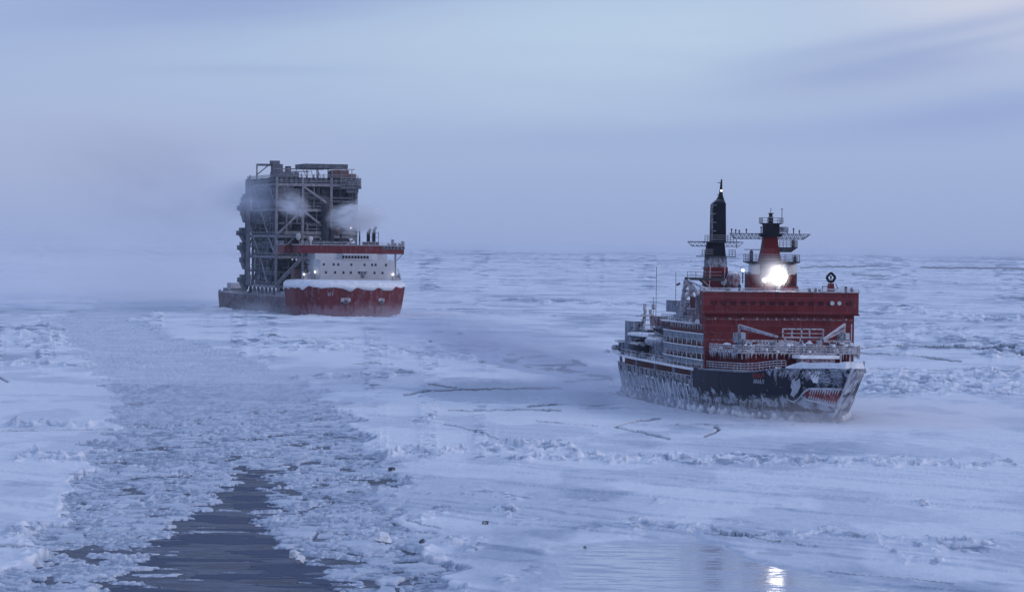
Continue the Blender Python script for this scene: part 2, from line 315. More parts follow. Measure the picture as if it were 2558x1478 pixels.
# ------------------------------------------------------------------ sea ice
def build_ice():
    # rows: far ones denser per metre of picture, columns fan out from the leading ship
    ys = CAM_H * F_PX / np.linspace(CAM_H * F_PX / 262., CAM_H * F_PX / 45000., 1030)
    ys = np.concatenate([[-3000, 0, 120, 220], ys, [60000]])
    ts = np.linspace(-.165, .165, 1350)
    ts = np.concatenate([[-6, -1.2, -.5, -.25], ts, [.25, .5, 1.2, 6]])
    T, Y = np.meshgrid(ts, ys); X = np.clip(T * np.maximum(Y, 400.), -30000, 30000)
    jit = (_h(np.arange(X.size).reshape(X.shape), np.zeros(X.shape), 3) - .5)
    px, py = to_px(X, np.maximum(Y, 60.))
    dep = py - (607 + px * 30 / 2558)             # px below the horizon
    # warp so that every edge is ragged
    wx = (fbm(X / 9, Y / 14, 31) - .5); wy = (fbm(X / 7, Y / 11, 47) - .5)
    big = fbm(X / 60, Y / 120, 77)
    h = .45 + .30 * (fbm(X / 45, Y / 60, 1) - .5) + .10 * (fbm(X / 5, Y / 14, 2) - .5) + .16 * np.clip(fbm(X / 16 + Y / 90, Y / 55, 4) - .55, 0, 1)
    al, pr = .65 * X - .76 * Y, .76 * X + .65 * Y                   # sastrugi: long wind-cut drifts
    sas = fbm(al / 70 + wx, pr / 4.5 + wy, 19, 5); sas2 = fbm(al / 30, pr / 3.0, 23, 4)
    h = h + (.22 * sstep(.56, .62, sas) * sstep(.80, .62, sas) + .07 * (sas2 - .5)) * sstep(330, 700, dep)
    snow = .95 - .16 * sstep(.52, .58, sas) * sstep(.66, .60, sas) * sstep(200, 450, dep) - .40 * sstep(.48, .66, fbm(X / 30, Y / 75, 8)) - .30 * sstep(.52, .66, fbm(X / 9, Y / 30, 12)) - .20 * sstep(.54, .64, fbm(X / 90, Y / 130, 15, 5)) * sstep(300, 120, dep)
    cell = np.maximum(1.15, Y / 420.)
    dY = Y * Y / (CAM_H * F_PX) * .96                 # depth between two rows of the mesh
    cly = np.maximum(cell * 1.3, 2.2 * dY)
    bh, bg_ = blocks(X / cell + wx * 2, Y / cly, 100)
    bh2, bg2 = blocks(X / (cell * 2.3), Y / (cly * 2), 140)
    bl = np.clip(.55 * bh + .55 * bh2, -.1, 1.3)
    # --- pressure ridges: explicit runs (photo-grid points), half width in px, crest height in m
    R_ = np.zeros(X.shape)
    def run(pts, wpx, amp, seed):
        nonlocal R_
        xs = [p[0] for p in pts]; yy = np.interp(px, xs, [p[1] for p in pts]) + (fbm(px / 40, px * 0, seed) - .5) * wpx * 3
        wv = np.interp(px, xs, [p[2] if len(p) > 2 else 1 for p in pts]) * wpx
        m = np.clip(1 - np.abs(py - yy) / np.maximum(wv, .5), 0, 1) ** .8 * sstep(xs[0] - 10, xs[0] + 50, px) * sstep(xs[-1] + 10, xs[-1] - 40, px)
        m = m * (.35 + .9 * fbm(px / 22, py / 9, seed + 3))
        R_ = np.maximum(R_, m * amp)
    run([(900, 1150, .6), (1010, 1140, .8), (1190, 1138, 1), (1260, 1120, 2.4), (1440, 1128, 1.6), (1460, 1150, .8)], 9, 1.4, 201)
    run([(1230, 1150, .6), (1480, 1160, 1), (1700, 1156, 1.2), (1900, 1158, 1.2), (2100, 1168, .8), (2558, 1172, .6)], 9, 1.2, 205)
    run([(2120, 955, 1.6), (2250, 955, 2.2), (2420, 962, 2.2), (2600, 948, 2)], 14, 2.1, 209)
    run([(2130, 978, 1), (2350, 985, 1.1), (2600, 975, 1)], 7, 1.5, 213)
    run([(2120, 785, .7), (2260, 780, 1.6), (2340, 790, 1.2), (2450, 800, .7), (2600, 804, .5)], 9, 2.6, 217)
    run([(2120, 812, 1), (2300, 838, 2.0), (2450, 860, 2.2), (2600, 885, 1.5)], 14, 1.5, 221)
    run([(0, 1068, .8), (120, 1066, 1.2), (280, 1072, .7)], 5, 1.5, 225)
    run([(0, 1155, .8), (60, 1148, 1.6), (250, 1150, 1.5), (262, 1150, .5)], 8, 1.5, 229)
    run([(1540, 1308, .6), (1600, 1318, 1.3), (1760, 1340, 1.4), (1850, 1348, .8), (2200, 1352, .4), (2330, 1366, 1.0), (2480, 1376, 1.0), (2520, 1380, .3)], 8, .9, 233)
    run([(2000, 1346, .5), (2180, 1360, .6), (2260, 1408, 1.2), (2330, 1415, 1.2), (2370, 1415, .3)], 8, .6, 237)
    run([(1230, 752, .6), (1400, 755, 1), (1750, 765, .6)], 6, 1.5, 241)
    run([(560, 858, .8), (700, 862, 1.6), (900, 872, 1.2), (1100, 892, 1.2), (1250, 900, .8)], 9, 1.4, 245)
    run([(700, 945, .7), (820, 950, 1.2), (1000, 940, .8), (1060, 935, .5)], 8, 1.3, 249)
    run([(0, 830, 1.6), (100, 850, 2.6), (230, 850, 1.2)], 14, 1.8, 253)
    run([(0, 915, 1.0), (210, 915, .8)], 6, 1.2, 257)
    run([(1010, 1058, .5), (1080, 1062, 1.6), (1110, 1060, .6)], 8, 1.4, 258)
    run([(2270, 1262, .6), (2310, 1268, 1.2), (2340, 1270, .3)], 7, 1.0, 263)
    # --- fields of rubble by blobs (photo grid)
    fld = np.zeros(X.shape)
    for bx, by, sx, sy, a in ((150, 860, 220, 60, .75), (450, 800, 250, 30, .6), (750, 860, 330, 45, .55), (1050, 900, 220, 45, .5), (850, 980, 240, 40, .35), (2350, 850, 230, 40, .7),
                              (2350, 960, 260, 34, .8), (2300, 690, 330, 22, .8), (1400, 660, 520, 22, .55), (1350, 760, 200, 20, .45), (250, 1150, 60, 60, .3), (1000, 1150, 70, 80, .55),
                              (1090, 1330, 130, 100, .5), (1230, 1285, 120, 50, .55), (60, 1360, 60, 60, .6), (1180, 1120, 130, 45, .6), (1100, 1010, 160, 50, .5), (1180, 1430, 170, 60, .5), (1750, 1330, 300, 18, .6), (2350, 1380, 150, 16, .6), (1750, 1260, 500, 10, .35), (2000, 1160, 500, 14, .5), (2300, 960, 200, 30, 1.0)):
        fld = np.maximum(fld, a * np.exp(-((px - bx) / sx) ** 2 - ((py - by) / sy) ** 2))
    far = sstep(150, 60, dep); vf = sstep(45, 12, dep)
    fld = np.maximum(fld, far * (.30 + .5 * sstep(.45, .6, fbm(X / 160, Y / 300, 61))))
    h = h + vf * 2.0 * fbm(X / 260, Y / 1400, 63); snow = snow - vf * (.12 + .5 * sstep(.46, .6, fbm(X / 420, Y / 2600, 65)))
    n_r = np.abs(fbm(X / 34 + wx, Y / 70 + wy, 71, 5) - .5)            # thin old ridge lines
    lines = sstep(.035, .004, n_r) * sstep(.42, .62, big) * sstep(360, 120, dep)
    clump = sstep(.50, .66, fbm(X / (cell * 3), Y / (cell * 12), 81, 5))
    Rub = np.maximum(R_, np.maximum(fld * clump * 1.3, lines * (.5 + .7 * far)))
    h = h + Rub * (.08 + .95 * bl)
    snow = snow - .55 * sstep(.10, .4, Rub) * sstep(.42, .60, vn(X / cell, Y / cly, 90)) + .4 * sstep(.1, .4, Rub) * (bh > .45)
    # --- the channel cut by the leading ship: ragged brash between two edges
    ey = [600, 742, 770, 800, 840, 880, 940, 1000, 1060, 1120, 1180, 1240, 1300, 1360, 1420, 1500, 1700, 2500]
    el = [380, 250, 240, 120, 150, 200, 240, 285, 285, 250, 200, 160, 130, 100, 55, 0, -150, -700]
    er = [380, 520, 420, 340, 420, 560, 700, 830, 900, 950, 1000, 985, 1010, 1030, 1080, 1180, 1300, 1700]
    wide = np.clip(dep / 500, .05, 1.4)
    cx_ = px + (fbm(X / 7, Y / 16, 301) - .5) * 230 * wide
    L_, E_ = np.interp(py, ey, el), np.interp(py, ey, er)
    chan = sstep(-14, 8, cx_ - L_) * sstep(14, -8, cx_ - E_) * (py > 742)
    oy = [1150, 1190, 1240, 1300, 1360, 1420, 1500, 1700, 2500]
    ol = [640, 590, 545, 465, 400, 345, 270, 150, -100]
    orr = [650, 662, 665, 655, 705, 780, 890, 1050, 1500]
    ox = px + (fbm(X / 4, Y / 3.4, 311, 5) - .5) * 230
    open_ = sstep(-26, 10, ox - np.interp(py, oy, ol)) * sstep(26, -10, ox - np.interp(py, oy, orr)) * (py > 1165)
    floe = (fbm(X / 4.2, Y / 2.5, 321) > .74)
    bsm, gsm = blocks(X / .62 + wy, Y / np.maximum(.9, 2.0 * dY), 350)
    brash = .02 + .17 * np.clip(bsm, -.2, 1.2) + .30 * np.clip(bh2, 0, 1) * (vn(X / 3, Y / 6, 333) > .66) - .16 * sstep(.16, .0, gsm)
    slush = sstep(.50, .66, fbm(X / 11, Y / 26, 341))
    brash = brash * (1 - .5 * slush) + .07
    brash = brash - .30 * sstep(.56, .66, fbm(X / 2.2, Y / 4.5, 345, 5)) * sstep(860, 1150, py)
    bh3, bg3 = blocks(X / 3.0 + wx, Y / 4.6 + wy, 370)
    plate = (bh3 > .42) & (bg3 > .10) & (vn(X / 6, Y / 14, 372) > .35)
    brash = np.where(plate, .20 + .10 * np.clip(bh3, 0, 1), brash)
    skin_ = (open_ > .5) & ((fbm(X / 5, Y / 6, 375, 5) > .52 + .22 * (open_ - .5)) | (fbm(X / 9, Y / 5, 376, 5) > .60))
    brash = np.where(open_ > .5, np.where(floe, .06, np.where(skin_, .015, -.5)), brash - .25 * open_)
    h = h * (1 - chan) + brash * chan
    rim = np.maximum(np.exp(-((cx_ - L_) / 16) ** 2), np.exp(-((cx_ - E_) / 20) ** 2)) * (py > 760) * sstep(.4, .65, fbm(X / 6, Y / 12, 360))
    h = h + rim * (.12 + .9 * bl) * .6
    snow = np.where(chan > .5, .12 + .36 * (bsm > .5) + .3 * (vn(X / .8, Y / np.maximum(1, 2 * dY), 77) - .5) + .15 * (bh2 > .6) - .15 * slush, snow)
    snow = np.where((chan > .5) & plate, .24 + .30 * bh3, snow)
    snow = np.where((chan > .5) & skin_, -.45, snow)
    snow = np.where((chan > .5) & (py < 960), .42 + .25 * vn(X / 4, Y / 12, 12), snow)
    # --- broken water behind the two following ships, thin grey ice left by it
    def poly(pts, soft=6):
        n = len(pts) // 2; up_, dn = pts[:n], pts[n:][::-1]
        yu = np.interp(px, [p[0] for p in up_], [p[1] for p in up_]); yd = np.interp(px, [p[0] for p in dn], [p[1] for p in dn])
        j = (fbm(px / 60, py / 10, 401) - .5) * 22
        return sstep(-soft, soft, py + j - yu) * sstep(soft, -soft, py + j - yd) * sstep(pts[0][0], pts[0][0] + 130, px + j * 6) * sstep(pts[n - 1][0], pts[n - 1][0] - 60, px)
    w1 = poly([(240, 758), (400, 752), (545, 752), (560, 772), (400, 775), (240, 768)], 4)
    w2 = poly([(1000, 800), (1200, 848), (1400, 890), (1560, 945), (1560, 985), (1400, 952), (1200, 905), (1000, 835)], 6)
    w3 = poly([(980, 972), (1150, 955), (1400, 950), (1560, 960), (1560, 1035), (1400, 1012), (1150, 1012), (980, 990)], 8)
    thin = np.maximum(np.maximum(w1 * .8, w2 * .85), w3)
    h = h * (1 - thin) + (.06 + .14 * np.clip(bsm, 0, 1) * (vn(X / 5, Y / 18, 410) > .5)) * thin
    snow = snow * (1 - thin * .85) + thin * (.04 + .25 * vn(X / 9, Y / 40, 411))
    h = np.where((w2 > .5) & (fbm(X / 4, Y / 14, 415) > .60), -.2, h)
    # rubble shouldered aside by the hulls
    def along(ox_, oy_, psi, xs, ys_, side=1):
        sp_, cp_ = math.sin(psi), math.cos(psi); dx, dy = X - ox_, Y - oy_
        a = -dx * sp_ + dy * cp_; q = -(dx * cp_ + dy * sp_)
        return a, np.abs(q) - np.interp(a, xs, ys_)
    a_, d_ = along(52, 583, R(10), [5, 14, 30, 50, 90, 140, 148], [-2, 0, 6.8, 10.5, 10, 8, 3])
    near = sstep(4.5, .5, d_) * (a_ > 8) * (a_ < 150) * (d_ > -4)
    h = np.where(near > 0, np.maximum(h, h * (1 - near) + near * (.25 + .8 * bl * sstep(100, 20, a_))), h)
    snow = np.where(near > .4, .75 - .4 * (bh > .3), snow)
    gap = (a_ > 12) & (a_ < 149) & (d_ < .9 + 1.1 * fbm(a_ / 4, a_ * 0, 66)) & (d_ > -6)
    h = np.where(gap, -.3, h)
    a_, d_ = along(-59.5, 1473, R(13.8), [0, 4, 16, 200], [10, 16, 21, 21])
    near = sstep(5, .5, d_) * (a_ > -3) * (a_ < 206) * (d_ > -5)
    h = np.where(near > 0, h * (1 - near) + near * (.3 + 1.2 * bl), h)
    # --- cracks: dark water seen between plates
    wet = np.zeros(X.shape)
    def crack(pts, wpx):
        nonlocal h, wet
        for (x0, y0), (x1, y1) in zip(pts, pts[1:]):
            dx, dy = x1 - x0, y1 - y0; L2 = dx * dx + dy * dy
            t = np.clip(((px - x0) * dx + (py - y0) * dy) / L2, 0, 1)
            jx = (fbm(px / 18, py * 0 + 5, 501) - .5) * 5
            dd = np.hypot(px - x0 - t * dx, (py + jx - y0 - t * dy))
            ww = wpx * (.75 + 1.1 * vn(px / 60, py * 0, 7))
            m = dd < ww
            h[m] = -.25; wet = np.where(m, 1, wet)
    crack([(1650, 1052), (1570, 1062), (1535, 1075), (1600, 1088), (1672, 1105)], 2.1)
    crack([(1785, 1073), (1797, 1080), (1786, 1088), (1760, 1098)], 1.9)
    crack([(1690, 1068), (1900, 1070), (1985, 1070)], .9)
    crack([(1010, 993), (1060, 980), (1150, 974), (1400, 969)], 1.8); crack([(1070, 960), (1140, 970)], 1.3)
    crack([(1120, 1030), (1200, 1033), (1290, 1028), (1400, 1030)], 1.7); crack([(1320, 1022), (1380, 1013), (1420, 1012)], 1.9)
    crack([(1400, 1013), (1560, 1012)], .8); crack([(1450, 1026), (1550, 1025)], .9)
    crack([(1340, 1058), (1420, 1066), (1490, 1070)], .9)
    crack([(1110, 1066), (1150, 1075), (1215, 1096), (1245, 1108), (1238, 1115)], 1.1)
    crack([(2140, 882), (2170, 888), (2300, 894), (2400, 906)], 1.6); crack([(2140, 873), (2260, 868), (2380, 870), (2530, 884), (2556, 892)], 1.7)
    crack([(2490, 873), (2558, 875)], 2.0); crack([(2170, 925), (2380, 928), (2558, 932)], .8); crack([(2000, 668), (2200, 665)], 1.2); crack([(2300, 668), (2560, 672)], 1.3)
    crack([(2130, 685), (2210, 692)], 1.2); crack([(670, 843), (780, 848), (880, 849)], .9)
    crack([(950, 1208), (1010, 1222)], 2.0); crack([(1015, 1310), (1100, 1330)], .9); crack([(880, 913), (980, 914)], .9); crack([(0, 948), (20, 960)], 1.3)
    crack([(0, 1082), (280, 1079)], 1.0); crack([(0, 1375), (80, 1384)], 1.2); crack([(1720, 1346), (1960, 1368), (2060, 1385)], .9); crack([(2060, 1440), (2380, 1470)], .8)
    # --- smooth refrozen pool in the bottom right corner
    jy = (fbm(px / 70, py / 10, 602) - .5) * 16
    top_ = np.interp(px, [1300, 1500, 1740, 1800, 1890, 2000, 2110, 2400], [1372, 1362, 1350, 1368, 1410, 1430, 1456, 1500])
    gl = sstep(1320, 1480, px + (fbm(px / 50, py / 9, 601) - .5) * 190) * sstep(-4, 6, py + jy - top_) * sstep(2420, 2200, px) * (py < 3000)
    gl = np.maximum(gl, sstep(5, 1.5, np.abs(py - 1393 - .06 * (px - 1925))) * sstep(1875, 1895, px) * sstep(1985, 1955, px))
    h = h * (1 - gl) + .30 * gl; snow = snow * (1 - gl) + .40 * gl
    # outside the surveyed strip: plain drifts
    outer = (np.abs(T) > .2) | (Y < 230)
    h = np.where(outer, .45, h); snow = np.where(outer, .8, snow); wet = np.where(outer, 0, wet)
    nr, nc = X.shape; co = np.stack([X, Y, h], -1).reshape(-1, 3)
    idx = np.arange(nr * nc).reshape(nr, nc)
    q = np.stack([idx[:-1, :-1], idx[:-1, 1:], idx[1:, 1:], idx[1:, :-1]], -1).reshape(-1, 4)
    me = bpy.data.meshes.new('sea_ice'); me.vertices.add(len(co)); me.vertices.foreach_set('co', co.astype(np.float32).ravel())
    me.loops.add(q.size); me.loops.foreach_set('vertex_index', q.astype(np.int32).ravel())
    me.polygons.add(len(q)); me.polygons.foreach_set('loop_start', np.arange(0, q.size, 4, dtype=np.int32)); me.polygons.foreach_set('loop_total', np.full(len(q), 4, np.int32))
    me.update(); me.validate()
    for nm, arr in (('snow', np.clip(snow, -.5, 1)), ('wet', wet), ('pool', gl), ('brash', chan)):
        a = me.attributes.new(nm, 'FLOAT', 'POINT'); a.data.foreach_set('value', arr.astype(np.float32).ravel())
    o = bpy.data.objects.new('sea_ice', me); COL.objects.link(o)
    m = bpy.data.materials.new('sea_ice_surface'); m.use_nodes = True; t = m.node_tree; b = t.nodes['Principled BSDF']
    def attr(n_): a = nd(t, 'ShaderNodeAttribute', attribute_name=n_); return a.outputs['Fac']
    oc = nd(t, 'ShaderNodeTexCoord').outputs['Object']
    fine = noise_n(t, map_n(t, oc, (.9, .28, .9)), 1.0, 7, .7)
    s_ = math_n(t, 'ADD', attr('snow'), math_n(t, 'MULTIPLY', math_n(t, 'SUBTRACT', fine, .5), .6), True)
    c = ramp_n(t, s_, [(0.0, (.33, .40, .50)), (.35, (.53, .60, .70)), (.75, (.76, .81, .88)), (1.0, (.88, .91, .95))])
    c = mix_n(t, math_n(t, 'MULTIPLY', attr('snow'), -2.2, True), c, (.075, .095, .15))      # new grey ice skin
    c = mix_n(t, attr('wet'), c, (.03, .04, .055)); 
    pool = attr('pool'); c = mix_n(t, pool, c, (.50, .56, .66))
    skin = ramp_n(t, noise_n(t, map_n(t, oc, (.20, .55, 1)), 1.0, 5, .75, .5), [(.43, 0.0), (.50, 1.0)])      # frost lines lying on the wet skin
    wetp = math_n(t, 'MULTIPLY', pool, skin)
    t.links.new(c, b.inputs['Base Color'])
    t.links.new(mix_n(t, wetp, (.75,) * 3, (.08,) * 3), b.inputs['Roughness'])
    t.links.new(math_n(t, 'ADD', math_n(t, 'MULTIPLY', pool, -.05), .15), b.inputs['Specular IOR Level'])
    rip = noise_n(t, map_n(t, oc, (.8, 3.5, 1)), 1.0, 4, .6)
    hgt = math_n(t, 'MULTIPLY', rip, .02)
    bp = nd(t, 'ShaderNodeBump'); bp.inputs['Strength'].default_value = 1; bp.inputs['Distance'].default_value = 1.0
    hh = math_n(t, 'ADD', math_n(t, 'MULTIPLY', math_n(t, 'MULTIPLY', fine, .25), math_n(t, 'SUBTRACT', 1.0, pool)), math_n(t, 'MULTIPLY', hgt, math_n(t, 'MULTIPLY', pool, .3)))
    t.links.new(hh, bp.inputs['Height']); t.links.new(bp.outputs[0], b.inputs['Normal'])
    me.materials.append(m); tag(o, 'snow covered sea ice with ridges, rubble and a broken channel', None, None, 'structure')
build_ice()

def build_water():
    mb = MB(); mb.add([(-30000, -3000, 0), (30000, -3000, 0), (30000, 60000, 0), (-30000, 60000, 0)], [(0, 1, 2, 3)])
    m = bpy.data.materials.new('dark_sea_water'); m.use_nodes = True; t = m.node_tree; b = t.nodes['Principled BSDF']
    oc = nd(t, 'ShaderNodeTexCoord').outputs['Object']
    gi = noise_n(t, map_n(t, oc, (.16, .22, 1)), 1.0, 7, .72, 1.2)
    t.links.new(ramp_n(t, gi, [(.38, (.010, .018, .045)), (.52, (.045, .065, .12)), (.68, (.15, .17, .24))]), b.inputs['Base Color']); b.inputs['Roughness'].default_value = .34; b.inputs['IOR'].default_value = 1.33
    b.inputs['Specular IOR Level'].default_value = .20
    n = noise_n(t, map_n(t, oc, (.45, .9, 1)), 1.0, 6, .7)
    bp = nd(t, 'ShaderNodeBump'); bp.inputs['Strength'].default_value = 1; bp.inputs['Distance'].default_value = .55
    t.links.new(n, bp.inputs['Height']); t.links.new(bp.outputs[0], b.inputs['Normal'])
    tag(mb.build('water', m), 'dark open water in the channel between brash ice', None, None, 'structure')
build_water()
# ------------------------------------------------------------------ icebreaker (local x runs aft from the stem, y to starboard)
def ship_root(name, X, Y, psi, **kw):
    return empty(name, (X, Y, 0), R(90 + psi), **kw)
def bd(u):
    if u > 52: return float(np.interp(u, [52, 60, 75, 90, 110, 125, 138, 144, 147, 148], [12.9, 12.8, 12.2, 11.4, 10.5, 9.6, 8.4, 7.0, 5.2, 3.5]))
    t = min(max(u / 52, 0), 1); return .12 + 12.78 * (1 - (1 - t) ** 1.9)
def HP(u, z, side=1, off=0.0):
    zz = max(z, -2); s0 = 14 * max(0, 1 - zz / 10.5) ** .9
    s = u + s0 * max(0, 1 - u / 80); st = np.interp(u, [138, 148], [0, 1]); s -= st * max(0, (6 - zz)) * .5
    f = np.interp(zz, [-2, 0, 4, 8, 10.5], [.80, .86, .94, 1, 1.0])
    return (float(s), side * (bd(u) * f + off), z)
def htop(u): return float(np.interp(u, [0, 8, 18, 26, 52, 53.5, 100, 148], [9.5, 9.2, 8.9, 8.1, 7.9, 6.3, 6.1, 6.0]))
ib = ship_root('icebreaker', 52, 583, 10, label='red and navy nuclear icebreaker with shark mouth bow and bright searchlight', cat='ship')
def build_icebreaker():
    P = ib
    us = [0, .6, 1.5, 3, 5, 7.5, 10, 13, 16, 20, 24, 28, 33, 38, 44, 48, 52, 53.5, 60, 68, 76, 84, 92, 100, 108, 116, 124, 130, 136, 140, 143, 145.5, 147, 148]
    ks = [0, .12, .25, .4, .55, .7, .85, 1]
    mb = MB(); V = []
    for side in (1, -1):
        for u in us:
            for k in ks: V.append(HP(u, -2 + (htop(u) + 2) * k, side))
    n, m = len(us), len(ks); F_ = []
    for sd in range(2):
        b0 = sd * n * m
        for i in range(n - 1):
            for j in range(m - 1): F_.append((b0 + i * m + j, b0 + (i + 1) * m + j, b0 + (i + 1) * m + j + 1, b0 + i * m + j + 1))
    for j in range(m - 1):                                      # stem and stern closing strips
        F_.append((j, j + 1, n * m + j + 1, n * m + j)); a = (n - 1) * m
        F_.append((a + j, a + j + 1, n * m + a + j + 1, n * m + a + j))
    for i in range(n - 1):                                      # deck
        F_.append((i * m + m - 1, (i + 1) * m + m - 1, n * m + (i + 1) * m + m - 1, n * m + i * m + m - 1))
    mb.add(V, F_); mb.build('hull', M['hull'], P)
    # rubbing strake
    for sd in (1, -1):
        mb = MB(); pts = [HP(u, htop(u) - .15, sd, .06) for u in us[3:16]]
        for a, b in zip(pts, pts[1:]): mb.beam(a, b, .22, .22)
        mb.build('rubbing_strake', M['grey_frost'], P)
    # writing on the sides
    def decal_text(body, size, u0, z0, name, mat, side=1, label=None, sx=1.0):
        cu = bpy.data.curves.new('t', 'FONT'); cu.body = body; cu.size = size; cu.resolution_u = 3
        to = bpy.data.objects.new('t', cu); COL.objects.link(to)
        bpy.context.view_layer.update()
        me = to.evaluated_get(bpy.context.evaluated_depsgraph_get()).to_mesh()
        bm = bmesh.new(); bm.from_mesh(me); bmesh.ops.triangulate(bm, faces=bm.faces)
        wdt = max(v.co.x for v in bm.verts) * sx
        mbb = MB(); vs_ = []
        for v in bm.verts:
            u = u0 - v.co.x * sx if side > 0 else u0 - wdt + v.co.x * sx
            vs_.append(HP(u, z0 + v.co.y, side, .07))
        mbb.add(vs_, [tuple(v.index for v in f.verts) for f in bm.faces]); bm.free()
        bpy.data.objects.remove(to); bpy.data.curves.remove(cu)
        return mbb.build(name, mat, P, label)
    for sd in (1, -1):
        decal_text('РОСАТОМФЛОТ', 4.6, 131, 1.6, 'hull_lettering', M['letter'], sd, 'frosted white company letters along the aft hull', 2.0)
        decal_text('ЯМАЛ', 1.0, 24.6, 7.1, 'name_lettering', M['red_letter'], sd, 'small red ship name near the bow', 1.3)
    # shark mouth, eye, mooring grille as painted marks on each bow
    def patch(pts, name, mat, side, off=.08, label=None):
        mbb = MB(); c = len(pts); mbb.add([HP(u, z, side, off) for u, z in pts], [tuple(range(c))]); return mbb.build(name, mat, P, label)
    for sd in (1,):
        nseg = 12; topz = lambda u: 6.0 - .03 * u; botz = lambda u: 3.6 + .11 * u
        ul = [i * 7.6 / nseg for i in range(nseg + 1)]
        mbb = MB()
        vs_ = [HP(u, topz(u), sd, .07) for u in ul] + [HP(u, botz(u), sd, .07) for u in ul]
        mbb.add(vs_, [(i, i + 1, nseg + 2 + i, nseg + 1 + i) for i in range(nseg)])
        vs_ = [HP(7.6, topz(7.6), sd, .07), HP(7.6, botz(7.6), sd, .07), HP(8.6, 5.0, sd, .07)]; mbb.add(vs_, [(0, 1, 2)])
        jaw = mbb.build('painted_mouth', M['mouth'], P, 'red painted shark mouth with white teeth')
        mbb = MB()
        for i in range(12):
            u0, u1 = .2 + i * .60, .66 + i * .60; um = (u0 + u1) / 2
            mbb.add([HP(u0, topz(u0), sd, .12), HP(u1, topz(u1), sd, .12), HP(um, topz(um) - .95, sd, .12)], [(0, 1, 2)])
            mbb.add([HP(u0, botz(u0), sd, .12), HP(u1, botz(u1), sd, .12), HP(um, botz(um) + .6, sd, .12)], [(0, 1, 2)])
        mbb.build('tooth_row', M['teeth'], jaw)
        mbb = MB()                                                   # white lip line and the curl behind the jaw
        lip = [(0, 6.12), (2.5, 6.08), (5, 6.0), (7.6, 5.9), (8.6, 5.4), (9.2, 4.8), (8.6, 4.3), (7.6, 4.15), (5, 3.9), (2.5, 3.6), (0, 3.35)]
        curl = [(9.2, 4.8), (9.8, 4.1), (11, 3.6), (12.4, 3.9), (13.2, 4.7)]
        for pts in (lip, curl):
            q = [HP(u, z, sd, .10) for u, z in pts]
            for a, b in zip(q, q[1:]): mbb.beam(a, b, .06, .30 if pts is lip else .2)
        mbb.build('lip_line', M['teeth'], jaw)
        eye = patch([(12.6, 7.0), (11.9, 7.6), (11.7, 6.9), (10.7, 7.5), (10.0, 6.3), (10.3, 5.2), (11.2, 4.5), (12.2, 4.7), (12.0, 5.6), (12.6, 6.0)], 'painted_eye', M['teeth'], sd, .09, 'ragged white painted eye')
        patch([(9.6, 4.9), (8.9, 4.9), (8.9, 4.3), (9.8, 4.1)], 'eye_spot', M['teeth'], eye, .1) if False else None
        mbb = MB()
        for k in range(5):
            z = 6.95 + k * .46
            for (ua, ub) in ((5.8, 2.9), (2.7, .9)):
                mbb.beam(HP(ua, z, sd, .06), HP((ua + ub) / 2, z, sd, .10), .06, .24); mbb.beam(HP((ua + ub) / 2, z, sd, .10), HP(ub, z, sd, .06), .06, .24)
        mbb.build('mooring_grille', M['grey_frost'], P)
        patch([(9.2, 8.6), (6.3, 8.8), (5.9, 6.9), (7.0, 6.9)], 'hanging_snow_patch', M['snow'], sd, .11)
    # name board tint on second line of small white letters
    decal_text('ЯМАЛ', .9, 24.0, 6.2, 'name_lettering', M['letter'], 1, 'small white ship name under the red one', 1.3)
    # bulwark round the bow, crusted with snow
    bu = [0, 1, 2.5, 4.5, 7, 9, 11, 13, 15]
    mb = MB(); r2 = random.Random(3)
    for sd in (1, -1):
        for a, b in zip(bu, bu[1:]):
            ha, hb = 1.1 + .25 * math.sin(a * 1.3), 1.1 + .25 * math.sin(b * 1.3)
            ha = ha * (1 - .25 * math.sin(a * 2.1) ** 2); hb = hb * (1 - .25 * math.sin(b * 2.1) ** 2)
            if b >= 15: hb = .3
            pa, pb = HP(a, htop(a) - .1, sd, .12), HP(b, htop(b) - .1, sd, .12)
            ia, ib_ = HP(a, htop(a) - .1, sd, -.9), HP(b, htop(b) - .1, sd, -.9)
            up_ = lambda p, q: (p[0], p[1], p[2] + q)
            mb.add([pa, pb, up_(pb, hb), up_(pa, ha), ia, ib_, up_(ib_, hb * .9), up_(ia, ha * .9)],
                   [(0, 1, 2, 3), (3, 2, 6, 7), (7, 6, 5, 4), (4, 5, 1, 0), (0, 3, 7, 4), (1, 2, 6, 5)])
    mb.build('bulwark', M['snow'], P, 'snow crusted bow bulwark')
    for sd in (1, -1):
        q = [HP(u, htop(u), sd, -.15) for u in (15.5, 18, 21, 24, 28, 33, 38, 44, 48, 52)]
        MB().rail(q, 1.15, 1.3, .06, 3).build('deck_railing', M['rail'], P)
    # weather deck and long side opening aft (red tier recessed under the snow covered upper deck)
    ua = [54, 60, 68, 76, 84, 92, 100, 108, 116, 124, 132, 139, 143, 146]
    def ring(z, off): return [HP(u, z, 1, off)[:2] for u in ua] + [HP(u, z, -1, off)[:2] for u in reversed(ua)]
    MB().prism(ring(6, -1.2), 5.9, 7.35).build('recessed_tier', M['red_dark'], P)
    mb = MB()
    pr = [(-HP(u, 7, 1)[0] * 0 + HP(u, 7, 1)[0], HP(u, 7, 1, .05)[1]) for u in [46] + ua] + [(HP(u, 7, -1)[0], HP(u, 7, -1, .05)[1]) for u in reversed([46] + ua)]
    mb.prism(pr, 7.35, 7.75); mb.build('upper_deck', M['snow'], P, 'snow covered upper deck edge')
    for sd in (1, -1):
        for u in (54, 72, 92, 112, 134): MB().beam(HP(u, htop(u) - .1, sd, -.1), (HP(u, 7, sd)[0], HP(u, 7, sd, -.1)[1], 7.36), .35, .9).build('deck_pillar', M['grey_frost'], P)
